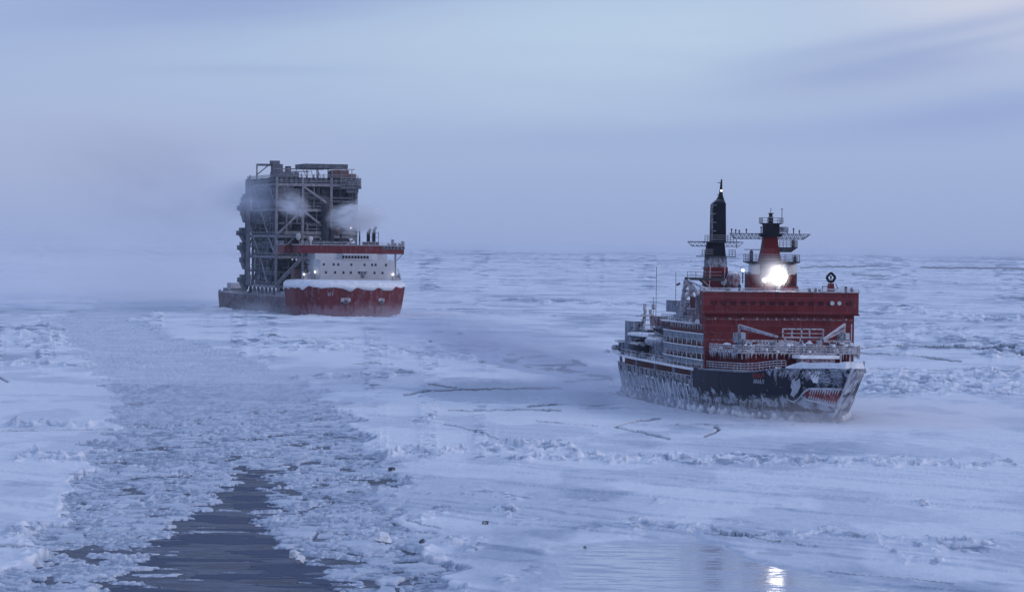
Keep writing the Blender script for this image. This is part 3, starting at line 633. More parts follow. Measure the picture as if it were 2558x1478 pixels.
    for sd in (1, -1):
        q = [(HP(u, 7, sd)[0], HP(u, 7, sd, -.2)[1], 7.75) for u in ua]
        MB().rail(q, 1.0, 2.6, .05, 2).build('deck_railing', M['rail'], P)
    # ---- main superstructure block
    H0, H1 = 46.0, 85.0
    mb = MB(); mb.prism([(H0, -12.35), (H0, 12.65), (47.2, 12.65), (48.5, 11.3), (60, 11.2), (H1, 10.2), (H1, -10.2), (60, -11.2), (48.5, -11.3), (47.2, -12.35)], 7.7, 14.9); mb.build('main_house', M['red'], P, 'tall flat fronted red deckhouse')
    mb = MB(); mb.prism([(H0, -12.35), (H0, 12.65), (47.2, 12.65), (48.5, 11.0), (58, 10.8), (58, -10.8), (48.5, -11), (47.2, -12.35)], 14.9, 16.75); mb.build('upper_house', M['red'], P)
    br = MB(); br.prism([(45.3, -12.9), (45.3, 13.1), (48.6, 13.1), (49.4, 11.2), (57.5, 11), (57.5, -11), (49.4, -11.2), (48.6, -12.9)], 16.75, 20.45); bridge = br.build('wheelhouse', M['red'], P, 'broad red bridge spanning the full beam')
    MB().prism([(45.0, -13.1), (45.0, 13.25), (48.9, 13.25), (49.6, 11.4), (57.8, 11.2), (57.8, -11.2), (49.6, -11.4), (48.9, -13.1)], 20.45, 20.62).build('roof_edge', M['rail'], bridge)
    MB().box(45.05, 45.3, -13.0, 13.2, 16.72, 16.98).build('sill_ledge', M['red_dark'], bridge)
    for i in range(15):
        q = -11.3 + i * 1.62; MB().box(45.22, 45.32, q - .48, q + .48, 18.35, 19.0).build('bridge_window', M['tinted'], bridge)
    for i in range(1):
        x = 47; MB().box(x - .5, x + .5, 13.06, 13.16, 18.35, 19.0).build('bridge_window', M['tinted'], bridge)
    for q in (-9.6, -8.4): MB().lathe((45.25, q, 18.75), [(.36, -.1), (.36, .05), (.2, .06)], 10, 'x').build('clear_view_screen', M['white'], bridge)
    for z in (17.35, 15.9, 12.6, 10.9):
        MB().box(H0 - .06, H0, -12.2, 12.5, z, z + .09).build('weld_ledge', M['red_frost'], P)
    for i, q in enumerate((11, 8.6, 6.4, 4, 2.2, .8, -.6, -1.9, -2.9, -4.4, -5.6, -7.2, -8.4, -11)):
        MB().lathe((H0 - .02, q, 16.05), [(.17, -.08), (.2, -.02), (.12, 0)], 8, 'x').build('porthole', M['grey_frost'], P)
        if i % 2 == 0: MB().lathe((H0 - .02, q + .5, 13.6), [(.2, -.08), (.22, -.02), (.12, 0)], 8, 'x').build('porthole', M['red_dark'], P)
    MB().rail([(45.4, -12.9, 20.62), (45.4, 13.0, 20.62), (48.7, 13.0, 20.62), (49.6, 11, 20.62), (57, 11, 20.62)], .45, 2.2, .05, 2).build('roof_railing', M['rail'], P)
    MB().rail([(57, -11, 20.62), (49.6, -11, 20.62), (48.7, -12.9, 20.62), (45.4, -12.9, 20.62)], .45, 2.2, .05, 2).build('roof_railing', M['rail'], P)
    # side galleries: deck slab + frosted bulwark + windows behind
    for sd in (1, -1):
        for (zd, zt) in ((8.45, 9.25), (10.25, 11.35), (12.45, 13.5)):
            poly_ = [(47.3, 12.6 * sd), (58, 12.5 * sd), (70, 12.15 * sd), (82, 11.5 * sd), (86, 10.9 * sd), (88, 9.6 * sd), (88, 9 * sd), (49, 9 * sd)]
            MB().prism(poly_, zd, zd + .16).build('gallery_deck', M['snow'], P)
            edge = [(x, y) for x, y in poly_[:6]]
            g = MB()
            for (xa, ya), (xb, yb) in zip(edge, edge[1:]): g.beam((xa, ya, (zd + zt) / 2), (xb, yb, (zd + zt) / 2), .06, zt - zd - .1)
            bw = g.build('gallery_bulwark', M['grey_frost'], P)
            g = MB()
            for (xa, ya), (xb, yb) in zip(edge, edge[1:]): g.beam((xa, ya, zt), (xb, yb, zt), .22, .14)
            for x in range(49, 87, 4): g.beam((x, np.interp(x, [50, 58, 70, 82, 86, 88], [12.5, 12.45, 12.1, 11.45, 10.85, 9.6]) * sd, zd - .9), (x, np.interp(x, [50, 58, 70, 82, 86, 88], [12.5, 12.45, 12.1, 11.45, 10.85, 9.6]) * sd, zt), .09)
            g.build('gallery_handrail', M['snow'], bw)
        for zr in (8.9, 11.75, 14.0):
            for k in range(15):
                x = 50.5 + k * 2.3; yw = np.interp(x, [48, 60, 85], [11.3, 11.2, 10.2])
                MB().box(x - .42, x + .42, (yw - .05) * sd, (yw + .07) * sd, zr, zr + .75).build('side_window', M['glass'], P)
    MB().prism([(58, 12.2), (H1 + 3, 11), (H1 + 3, -11), (58, -12)], 14.9, 15.15).build('boat_deck', M['snow'], P)
    for sd in (1, -1): MB().rail([(58, 12.1 * sd, 15.15), (88, 10.8 * sd, 15.15)], 1.0, 2.0, .05, 3).build('deck_railing', M['rail'], P)
    # upper aft houses
    MB().box(58, 68, -10, 10.8, 15.15, 17.3).build('aft_deckhouse', M['red_frost'], P)
    MB().box(57.6, 65, -9.5, 11.6, 17.3, 17.5).build('aft_deckhouse_roof', M['rail'], P)
    MB().box(58.5, 64, -9, 11.2, 17.5, 19.4).build('aft_deckhouse', M['red_dark'], P)
    MB().box(57.9, 58.6, 9.2, 11.5, 17.5, 19.7).build('corner_casing', M['grey_frost'], P)
    MB().box(66, 82, -9, 9.6, 15.15, 16.6).build('aft_deckhouse', M['grey_frost'], P)
    MB().box(72, 80, -8, 11.8, 16.6, 18.6).build('fan_room', M['grey_frost'], P)
    MB().box(89, 95, 8.6, 11.3, 13.9, 15.6).build('winch_house', M['red_frost'], P)
    MB().box(86, 100, -8.5, 9.5, 7.7, 13.9).build('aft_deckhouse', M['grey_frost'], P)
    r3 = random.Random(11)
    for k in range(22):                                           # rime covered vents and lockers on the aft roofs
        x = r3.uniform(60, 100); y = r3.uniform(3, 10.5) * (1 if k % 4 else -1); z0 = 15.15 if x < 66 else (16.6 if x < 80 else (15.15 if x < 88 else 13.9)); hgt = r3.uniform(.6, 1.9)
        if k % 2: MB().lathe((x, y, z0), [(.3, 0), (.3, hgt * .7), (.6, hgt * .75), (.5, hgt), (.1, hgt + .15)], 8).build('vent_cowl', M['pale'], P)
        else: MB().box(x - .7, x + .7, y - .5, y + .5, z0, z0 + hgt * .8).build('deck_locker', M['pale'], P)
    for (x, y, z0, z1) in ((78, 10.6, 16.6, 23.5), (92, 11, 15.6, 24.2), (98, 10.2, 14, 18.8), (70, 10.5, 16.6, 19.8)):
        MB().tube((x, y, z0), (x, y, z1), .05, 5).build('whip_antenna', M['dark'], P)
    # frosted cargo derrick abaft the bridge, starboard
    for sd in (1,):
        g = MB(); x = 66
        for a, b in (((x, 12.4, 15.2), (x, 11.6, 22.2)), ((x, 9.6, 15.2), (x, 11.0, 22.2)), ((x, 9.2, 19.4), (x, 11.2, 22.3)), ((x, 12.2, 18.6), (x, 9.4, 18.6)), ((x, 12.1, 20.3), (x, 10.2, 20.3)), ((x, 12.2, 18.6), (x, 10.4, 20.3)), ((x, 12.0, 20.3), (x, 10.9, 22))): g.beam(a, b, .5, .5)
        for a, b in (((68, 12.4, 15.2), (x, 11.6, 22.2)), ((68, 9.6, 15.2), (x, 11.0, 22.2))): g.beam(a, b, .3)
        dk = g.build('cargo_derrick', M['pale'], P, 'rime covered derrick frame')
        MB().tube((x - .3, 11.2, 22.1), (56, 8.2, 19.9), .17, 6).build('derrick_boom', M['pale'], dk)
        MB().beam((x, 11.6, 22.4), (x + 8, 3.0, 22.2), .35, .45).build('derrick_arm', M['dark'], dk)
        MB().beam((x + 4, 8.2, 22.2), (x + 2, 5.4, 19.6), .3, .35).build('derrick_strut', M['dark'], dk)
        g = MB(); g.rail([(70, 10.4, 22.3), (70, 4.4, 22.3)], 1.2, 1.5, .05, 2); g.beam((70, 10.5, 22.25), (70, 4, 22.25), .5, .12); g.build('derrick_walkway', M['dark'], dk)
        MB().path([(70, 7.0, 22.4), (70, 7.0, 23.9), (70, 7.7, 24.2)], .1, 5).build('goose_neck_vent', M['dark'], dk)
        MB().tube((x - .4, 12.6, 21.6), (x - .4, 13.2, 21.3), .22, 6).build('floodlight', M['dark'], dk)
    # ---- foredeck tier, platform and gear
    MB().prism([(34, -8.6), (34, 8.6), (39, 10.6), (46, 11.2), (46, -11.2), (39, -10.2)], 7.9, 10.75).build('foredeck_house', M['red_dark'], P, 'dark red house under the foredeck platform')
    MB().prism([(33.2, -9.6), (33.2, 9.4), (38, 11.4), (46, 12.0), (46, -12.0), (38, -11.3)], 10.75, 10.95).build('foredeck_platform', M['rail'], P)
    MB().rail([(46, 11.9, 10.95), (38, 11.3, 10.95), (33.3, 9.3, 10.95), (33.3, -9.5, 10.95), (38, -11.2, 10.95), (46, -11.9, 10.95)], 1.05, .9, .07, 3).build('platform_railing', M['rail'], P)
    for q in (-8.3, -6.8, -4.8, -3.2, -1.6): MB().beam((33.3, q, 8.1), (33.3, q, 10.75), .22).build('platform_post', M['pale'], P)
    MB().prism([(29.5, -5.6), (29.5, .9), (33.2, 1.3), (33.2, -5.2)], 10.1, 10.62).build('snow_roof', M['snow'], P, 'thick flat slab of snow on a low roof')
    MB().box(30.2, 33, -5, .6, 8.6, 10.1).build('winch_shelter', M['red_frost'], P)
    for k, (q, s) in enumerate(((7.9, 35), (6.2, 34.6), (4.9, 35), (3.0, 35), (1.4, 34.4), (-.2, 35), (-2.0, 34.6), (-3.6, 35), (-5.6, 34.5), (-7.6, 35.5))):
        g = MB()
        if k % 3 == 0: g.lathe((s, q, 10.95), [(.7, 0), (.75, .5), (.5, .9), (.55, 1.4), (.3, 1.6)], 10)
        elif k % 3 == 1: g.box(s - .8, s + .8, q - .7, q + .7, 10.95, 12.3).box(s - .4, s + .4, q - .4, q + .4, 12.3, 12.9)
        else: g.lathe((s, q - .7, 11.9), [(.25, 0), (.9, .05), (.9, .2), (.45, .25), (.45, 1.1), (.9, 1.15), (.9, 1.3), (.25, 1.35)], 12, 'y').box(s - .5, s + .5, q - .6, q + .6, 10.95, 11.5)
        g.build('deck_winch' if k % 3 == 2 else ('ventilator' if k % 3 == 0 else 'gear_locker'), M['pale'] if k % 2 else M['grey_frost'], P)
    g = MB(); g.beam((34.2, 8.8, 12.75), (34.2, 1.2, 12.75), .3, .34); g.build('spreader_beam', M['rail'], P)
    for q in (8.6, 5.5): MB().beam((34.2, q, 10.95), (34.2, q, 12.9), .25).build('beam_post', M['rail'], P)
    g = MB(); g.prism([(33.6, 3.9), (33.6, .2), (35, -.6), (35, 4.6)], 10.95, 12.6); g.build('covered_winch', M['pale'], P, 'canvas covered winch with snow')
    # upright rack amidships
    g = MB()
    for z in (13.35, 14.7): g.beam((35, 2.4, z), (35, -4.3, z), .2, .22)
    for q in (2.4, .9, -.7, -2.0, -4.3): g.beam((35, q, 13.3), (35, q, 14.75), .2, .26)
    for a, b in (((35, 2.4, 14.0), (35, -4.3, 14.0)),): g.beam(a, b, .12, .12)
    for q in (-.5, -3.9, 2.0): g.beam((35, q, 10.95), (35, q, 13.4), .2)
    g.build('upright_rack', M['pale'], P, 'pale upright lattice rack on the foredeck')
    # two deck cranes
    def crane(name_pts, lab):
        c = MB(); (bx, by), top, tip, wd = name_pts
        c.lathe((bx, by, 10.95), [(.75, 0), (.7, 1.2), (.6, 1.5)], 10); c.box(bx - .7, bx + .7, by - .9, by + .9, 12.4, 14.0)
        o = c.build('deck_crane', M['grey_frost'], P, lab)
        d = Vector(tip) - Vector(top); g = MB(); up_ = Vector((0, 0, wd))
        g.beam(top, tip, .28, .3)
        lo = Vector(top) - up_; g.beam(lo, Vector(tip) - up_ * .2, .2, .2)
        for i in range(9):
            a = Vector(top).lerp(Vector(tip), i / 9); b = lo.lerp(Vector(tip) - up_ * .2, (i + .5) / 9); g.beam(a, b, .12); g.beam(b, Vector(top).lerp(Vector(tip), (i + 1) / 9), .12)
        g.build('crane_jib', M['rail'], o)
        g = MB(); g.beam((bx + .3, by, 13.8), top, .3); g.beam((bx - .6, by, 13.0), top, .2); g.build('crane_mast', M['rail'], o)
        MB().tube(tip, (tip[0], tip[1], tip[2] - .9), .12, 6).build('crane_hook', M['dark'], o)
        MB().box(bx - .9, bx - .65, by - .75, by - .1, 13.0, 14.1).build('crane_cab_window', M['white'], o)
    crane(((36, 9.3), (36, 9.4, 15.25), (31, 4.2, 13.5), .45), 'rime covered crane lowered towards the middle, starboard side')
    crane(((37, -8.2), (37, -8.4, 15.5), (31, -3.2, 13.1), .9), 'rime covered crane folded inward, port side')
    g = MB(); g.beam((33.6, -3.4, 12.8), (33.6, -8.6, 12.8), .3, .3); g.beam((33.6, -8.6, 12.7), (33.6, -8.6, 15.6), .16); g.build('crane_rest', M['rail'], P)
    # ---- forward mast
    g = MB(); g.frustum((53, -.1), 2.6, 4.0, 20.62, 2.4, 3.9, 21.4); g.frustum((53, 0), 1.6, 1.9, 21.4, 1.3, 1.6, 25.2); fm = g.build('forward_mast', M['red'], P, 'stepped mast with wide yard on the bridge roof')
    for q in (3.0, -3.0): MB().box(52, 54.5, q - .9, q + .9, 21.4, 23.3).build('radome_plinth', M['red'], fm)
    for q in (3.0, -3.3): MB().lathe((52.6, q, 23.3), [(.85, 0), (1.0, .15), (1.0, 1.5), (.75, 1.75), (.3, 1.9)], 16).build('radome', M['white_radome'], fm, smooth=True)
    MB().frustum((52.8, 0), 1.5, 3.4, 25.0, 1.9, 4.5, 25.35).box(51, 54.8, -4.4, 4.4, 25.35, 25.5).build('mast_platform', M['dark'], fm)
    MB().rail([(54.6, 4.3, 25.5), (51.1, 4.3, 25.5), (51.1, -4.3, 25.5), (54.6, -4.3, 25.5)], 1.1, 1.2, .045, 3).build('platform_railing', M['dark'], fm)
    MB().frustum((53, .3), 1.2, 1.75, 25.5, 1.05, 1.3, 27.6).build('tower_foot', M['red'], fm)
    MB().frustum((53, .3), 1.05, 1.3, 27.6, .8, 1.1, 29.5).build('tower', M['red_dark'], fm)
    for q, zt in ((3.6, 27.3), (-3.8, 26.5)): MB().lathe((52.2, q, 25.5), [(.32, 0), (.32, zt - 25.8), (.15, zt - 25.5)], 8).build('sensor_post', M['dark'], fm)
    MB().box(52, 52.3, 2.0, 4.8, 27.3, 27.45).build('radar_scanner', M['grey_frost'], fm)
    MB().prism([(52.2, -1.0), (52.2, -4.3), (54, -4.3), (54, -1.0)], 27.75, 27.85).frustum((53, -1.8), .6, 1.4, 27.0, .8, 2.4, 27.75).build('port_bracket', M['dark'], fm)
    MB().rail([(52.3, -1.2, 27.85), (52.3, -4.2, 27.85), (54, -4.2, 27.85)], 1.1, .6, .045, 3).lathe((52.8, -3.6, 27.85), [(.3, 0), (.3, 1.1), (.1, 1.3)], 8).build('bracket_gear', M['dark'], fm)
    g = MB(); Y0, Y1 = -6.5, 7.0
    g.beam((52.6, Y0, 30.0), (52.6, Y1, 30.0), .16, .16); g.beam((52.6, Y0 + 1.2, 29.15), (52.6, Y1 - .9, 29.15), .13, .13)
    g.beam((53.6, Y0, 30.0), (53.6, Y1, 30.0), .16, .16); g.beam((53.6, Y0 + 1.2, 29.15), (53.6, Y1 - .9, 29.15), .13, .13)
    for x in (52.6, 53.6):
        g.beam((x, Y0, 30), (x, Y0 + 1.2, 29.15), .13); g.beam((x, Y1, 30), (x, Y1 - .9, 29.15), .13)
        for k in range(18):
            q = Y0 + .9 + k * .68; g.beam((x, q, 30), (x, q + .34, 29.15), .09); g.beam((x, q + .34, 29.15), (x, q + .68, 30), .09)
    for q in (Y0, -4, -2, 2, 4.5, Y1): g.beam((52.6, q, 30), (53.6, q, 30), .14)
    yard = g.build('signal_yard', M['grey_frost'], fm, 'long lattice signal yard')
    for q, hh in ((6.9, .5), (6.2, .4), (5.6, .3), (4.4, .5), (1.9, .9), (-3.6, .7), (-4.6, .4), (-2.6, .5)): MB().lathe((52.6, q, 30.05), [(.09, 0), (.09, hh), (.16, hh + .02), (.13, hh + .25)], 6).build('yard_sensor', M['dark'], yard)
    MB().frustum((53, .2), 1.2, 1.5, 29.5, 1.5, 1.9, 30.1).box(51.7, 54.2, -1.0, 1.3, 30.1, 31.5).build('mast_cabin', M['black'], fm)
    MB().box(52.1, 53.5, -2.6, -1.0, 30.2, 31.2).build('cabin_extension', M['grey_frost'], fm)
    MB().frustum((53, .15), .9, .9, 31.4, 1.4, 1.7, 31.75).rail([(54, 1.9, 31.75), (51.8, 1.9, 31.75), (51.8, -1.6, 31.75), (54, -1.6, 31.75)], .9, .8, .05, 2).box(51.8, 54, -1.6, 1.9, 31.72, 31.8).build('top_platform', M['dark'], fm)
    MB().lathe((53, .2, 31.8), [(.42, 0), (.42, .9), (.3, 1.1), (.3, 1.5), (.5, 1.52), (.5, 1.65)], 10).tube((53, .2, 33.4), (53, .2, 34.3), .05, 5).build('mast_head', M['black'], fm)
    MB().tube((52.2, -1.5, 31.8), (52.2, -1.5, 34.0), .06, 5).lathe((52.2, -1.5, 34.0), [(.05, 0), (.2, .1), (.05, .25)], 6).build('wind_sensor', M['dark'], fm)
    for y in (4.2, -4.4): MB().path([(51.6, y + .5, 20.7), (51.6, y + .5, 23.5), (51.6, y - .4 * (1 if y > 0 else -1), 23.5)], .13, 6).build('davit_post', M['dark'], fm)
    # searchlight in front of the mast: housing on a post, very bright
    g = MB(); g.tube((50.2, -.55, 20.62), (50.2, -.55, 22.0), .35, 8); g.lathe((49.9, -.55, 23.0), [(1.38, -.15), (1.4, .4), (1.1, 1.0), (.5, 1.3)], 20, 'x'); sl = g.build('searchlight', M['grey_frost'], P, 'large lit searchlight facing forward')
    MB().lathe((49.75, -.55, 23.0), [(.2, -.8), (.8, -.6), (1.15, -.3), (1.3, 0), (1.3, .05)], 24, 'x').build('searchlight_lens', M['lamp'], sl, smooth=True)
    MB().lathe((50.2, 1.75, 22.35), [(.1, -.3), (.26, -.2), (.34, 0), (.3, .1)], 14, 'x').build('searchlight_lens', M['small_lamp'], sl)
    MB().tube((50.4, 1.75, 20.62), (50.4, 1.75, 22.3), .12, 6).build('lamp_post', M['dark'], sl)
    # radio ring on its red pedestal, and small things along the roof edge
    g = MB(); g.frustum((47, -8.6), .5, .55, 20.62, .4, .42, 22.0); rp = g.build('direction_finder', M['red'], P, 'diamond ring aerial on a red pedestal')
    g = MB(); c = (47, -8.6, 22.95)
    pts = [(47, -8.6, 23.75), (47, -7.85, 23.0), (47, -8.3, 22.25), (47, -8.9, 22.25), (47, -9.35, 23.0)]
    for a, b in zip(pts, pts[1:] + pts[:1]): g.beam(a, b, .40, .36)
    g.tube((47, -8.6, 22.9), (47, -8.6, 23.2), .2, 6); g.beam((47, -8.6, 22), (47, -8.6, 23), .15); g.build('diamond_ring', M['black'], rp)
    MB().path([(47, -9.9, 21.0), (47, -9.4, 21.9)], .07, 5).path([(47, -7.2, 20.7), (47, -7.2, 21.5), (47, -8.3, 21.5)], .08, 5).build('bracket', M['dark'], rp)
    for q, hh in ((-4.9, .35), (-5.9, .4), (-11.0, .7), (-12.0, .5), (8.9, .4), (6.9, .9), (-6.6, .3)): MB().lathe((46.5, q, 20.62), [(.22, 0), (.25, hh), (.12, hh + .2)], 8).build('roof_binnacle', M['dark'], P)
    # ---- aft mast: red foot, grey band, tall black fin with a spike
    X = 90
    g = MB(); g.frustum((X, .6), 3.0, 2.7, 13.9, 1.6, 2.1, 20.5); g.frustum((X, .85), 1.5, 2.1, 20.5, 1.3, 1.85, 24.3); am = g.build('aft_mast', M['red'], P, 'tall black pointed mast on a red foot')
    MB().frustum((X, .9), 1.3, 1.8, 24.3, 1.2, 1.7, 26.1).build('mast_band', M['grey_frost'], am)
    MB().frustum((X, .95), 1.15, 1.65, 26.1, 1.0, 1.4, 28.6).build('mast_shaft', M['black'], am)
    g = MB(); g.frustum((X, .55), .9, 1.3, 28.6, .8, 1.2, 35.2)
    prev = None
    for z, hw, cq in ((35.2, 1.2, .50), (35.6, .95, .42), (36.1, .6, .2), (36.7, .36, .12), (37.6, .22, .08), (38.6, .17, .05), (39.6, .1, .0)):
        if prev: g.frustum((X, prev[2]), prev[1] * .75, prev[1], prev[0], hw * .75, hw, z, (0, cq - prev[2]))
        prev = (z, hw, cq)
    g.build('mast_fin', M['black'], am)
    g = MB()
    for z in (29, 30.5, 32, 33.5, 35): g.box(X - 1.1, X - .85, 1.1, 2.05, z, z + .12)
    for q in (1.75, 2.0): g.beam((X - 1.05, q, 28.7), (X - 1.05, q, 35.1), .1)
    g.build('mast_ladder', M['grey_frost'], am)
    MB().lathe((X - .4, .1, 37.5), [(.08, 0), (.16, .08), (.08, .2)], 8).build('masthead_lamp', M['small_lamp'], am)
    MB().beam((X, .05, 39), (X, .7, 39), .12).beam((X, .1, 36.9), (X, .8, 36.9), .1).build('spike_arm', M['black'], am)
    for (zz, y0, y1) in ((28.65, -4.0, 5.9),):
        g = MB()
        g.beam((X, y0, zz), (X, y1, zz), .2, .2); g.beam((X, y0 + .8, zz - .75), (X, y1 - .7, zz - .75), .14, .14); g.beam((X, y0, zz), (X, y0 + .8, zz - .75), .13); g.beam((X, y1, zz), (X, y1 - .7, zz - .75), .13)
        for k in range(11): q = y0 + .8 + k * .78; g.beam((X, q, zz), (X, q + .4, zz - .75), .08); g.beam((X, q + .4, zz - .75), (X, q + .78, zz), .08)
        g.beam((X, -2.8, zz + .6), (X, -2.8, zz - 1.1), .1); g.build('signal_yard', M['grey_frost'], am)
    MB().box(X - 2, X + 2, -1.9, 3.4, 28.55, 28.7).rail([(X - 2, 3.3, 28.7), (X - 2, -1.8, 28.7)], 1.1, .5, .05, 3).build('mast_platform', M['dark'], am)
    MB().box(X - 2.2, X + 2.2, -2.2, 3.9, 26.05, 26.2).rail([(X - 2.2, 3.8, 26.2), (X - 2.2, 1.9, 26.2)], 1.1, .5, .05, 3).rail([(X - 2.2, -1, 26.2), (X - 2.2, -2.1, 26.2)], 1.1, .5, .05, 3).build('mast_platform', M['dark'], am)
    for q in (2.3, -.3): MB().beam((X - 2.4, q + .2, 20.6), (X - 2.2, q, 24.6), .14).build('mast_pipe', M['rail'], am)
    MB().lathe((X - 3, -1.6, 20.6), [(1.0, 0), (1.25, .8), (1.3, 1.8), (1.0, 2.6), (.4, 3.0)], 16).build('satellite_dome', M['red_frost'], am, smooth=True)
    MB().tube((X - 3, -3.3, 21.5), (X - 3, -3.3, 23.6), .12, 6).build('lamp_post', M['dark'], am)
    MB().lathe((X - 3.1, -3.3, 23.6), [(.2, 0), (.3, .15), (.15, .35)], 8).build('deck_lamp', M['small_lamp'], am)
    MB().lathe((X - 3.5, .2, 21.2), [(.3, 0), (.5, .3), (.5, .9), (.2, 1.1)], 8).build('vent_cowl', M['pale'], am)
    # ---- after deck: lifeboats, hangar, helideck, stern mast
    def boat(x, q, z, sd):
        prof = [(.15, 0), (.9, .5), (1.35, 1.6), (1.5, 3.5), (1.45, 5.5), (1.1, 7), (.4, 7.8)]
        g = MB(); g.lathe((x, q, z), prof, 14, 'x'); g.v = [(a, q + (b - q) * 1.15, z + (c - z) * .62) for a, b, c in g.v]; g.box(x + 2, x + 6, q - .9, q + .9, z + .5, z + 1.25)
        o = g.build('lifeboat', M['pale'] if x < 100 else M['dark'], P, 'enclosed lifeboat under rime', smooth=False)
        for dx in (1.6, 6.0):
            MB().path([(x + dx, (abs(q) - 2.4) * sd, 7.7), (x + dx, (abs(q) - 1.9) * sd, z + 1.2), (x + dx, abs(q) * sd, z + 2.2)], .16, 6).build('davit', M['dark'], o)
    boat(88, 11.0, 11.2, 1); boat(88, -11.0, 11.2, -1); boat(106, 10.2, 9.9, 1); boat(106, -10.2, 9.9, -1)
    MB().prism([(100, -9.5), (100, 10.0), (103, 11.0), (118, 10.6), (124, 8.6), (124, -8.6), (118, -10.6), (103, -11)], 11.7, 12.1).build('helicopter_deck', M['snow'], P, 'overhanging helicopter deck under snow')
    for u in (102, 110, 118):
        for sd in (1, -1): MB().beam((u, 8.6 * sd, 7.7), (u, 10 * sd, 11.7), .3).build('deck_pillar', M['grey_frost'], P)
    MB().box(102, 116, -7.5, 7.5, 7.7, 11.7).build('hangar', M['dark'], P)
    MB().box(120, 132, -6.5, 6.8, 7.7, 12.6).build('stern_deckhouse', M['grey_frost'], P); MB().box(119.8, 121, 4.2, 6.5, 10.3, 12.6).build('hangar_door', M['dark'], P)
    MB().box(126, 133, 5.9, 8.0, 7.7, 14.0).build('stern_casing', M['grey_frost'], P)
    g = MB()
    for a in ((-.9, -.9), (.9, -.9), (.9, .9), (-.9, .9)): g.beam((126 + a[0], 5.2 + a[1], 12.6), (126 + a[0] * .5, 5.2 + a[1] * .5, 16.2), .3)
    for z in (13.3, 14.2, 15.1): g.box(125, 127, 4.1, 6.3, z, z + .15)
    g.box(125.5, 126.5, 3.9, 4.4, 16.2, 17.2).box(125.5, 126.5, 5.6, 6.0, 16, 17.3).box(124.6, 127.4, 3.2, 7.2, 14.9, 15.1)
    g.build('stern_mast', M['pale'], P, 'short rime covered mast at the stern')
    MB().prism([(134, 9.0), (146, 6.4), (147, 0), (146, -6.4), (134, -9)], 7.75, 9.9).build('stern_winch_house', M['grey_frost'], P)
    MB().box(134.2, 137, 7.2, 9.1, 9.9, 10.4).build('deck_locker', M['snow'], P)
    for k in range(10):
        x = r3.uniform(100, 142); y = r3.uniform(6.5, 8.6); g = MB().lathe((x, y, 7.75), [(.5, 0), (.55, .7), (.8, .9), (.6, 1.5), (.1, 1.7)], 8); g.build('vent_cowl', M['pale'], P)
    # ice hanging along the hull: rows of icicles and lumps of frozen spray
    ri = random.Random(21)
    def icicles(u0, u1, z0f, lmin, lmax, n_, sd):
        g = MB()
        for _ in range(n_):
            u = ri.uniform(u0, u1); z = z0f(u) + ri.uniform(-.5, .3); L = ri.uniform(lmin, lmax); r_ = ri.uniform(.07, .24)
            a = HP(u, z, sd, .02); b = HP(u + ri.uniform(-.2, .2), z - L, sd, .10)
            g.tube(a, b, r_, 5, r_ * .25)
        return g
    for sd in (1, -1):
        tag(icicles(53, 146, lambda u: 6.1, .5, 2.4, 110, sd).build('icicle_fringe', M['pale'], P), kind='stuff')
        tag(icicles(14, 60, lambda u: 4.0 - .02 * u, .3, 2.0, 50, sd).build('icicle_fringe', M['pale'], P), kind='stuff')
        tag(icicles(6, 18, lambda u: 8.7, .3, 1.3, 60, sd).build('icicle_fringe', M['pale'], P), kind='stuff')
        g = MB()
        for _ in range(110):
            u = ri.uniform(9, 60) if _ < 80 else ri.uniform(60, 140); z = ri.uniform(.0, 1.3); r_ = ri.uniform(.3, .8); c = HP(u, z, sd, -.15 * r_)
            g.lathe((c[0], c[1], c[2] - r_), [(r_ * .3, 0), (r_ * .8, r_ * .35), (r_, r_), (r_ * .75, r_ * 1.6), (r_ * .2, r_ * 2)], 7)
        tag(g.build('frozen_spray', M['snow'], P), kind='stuff')
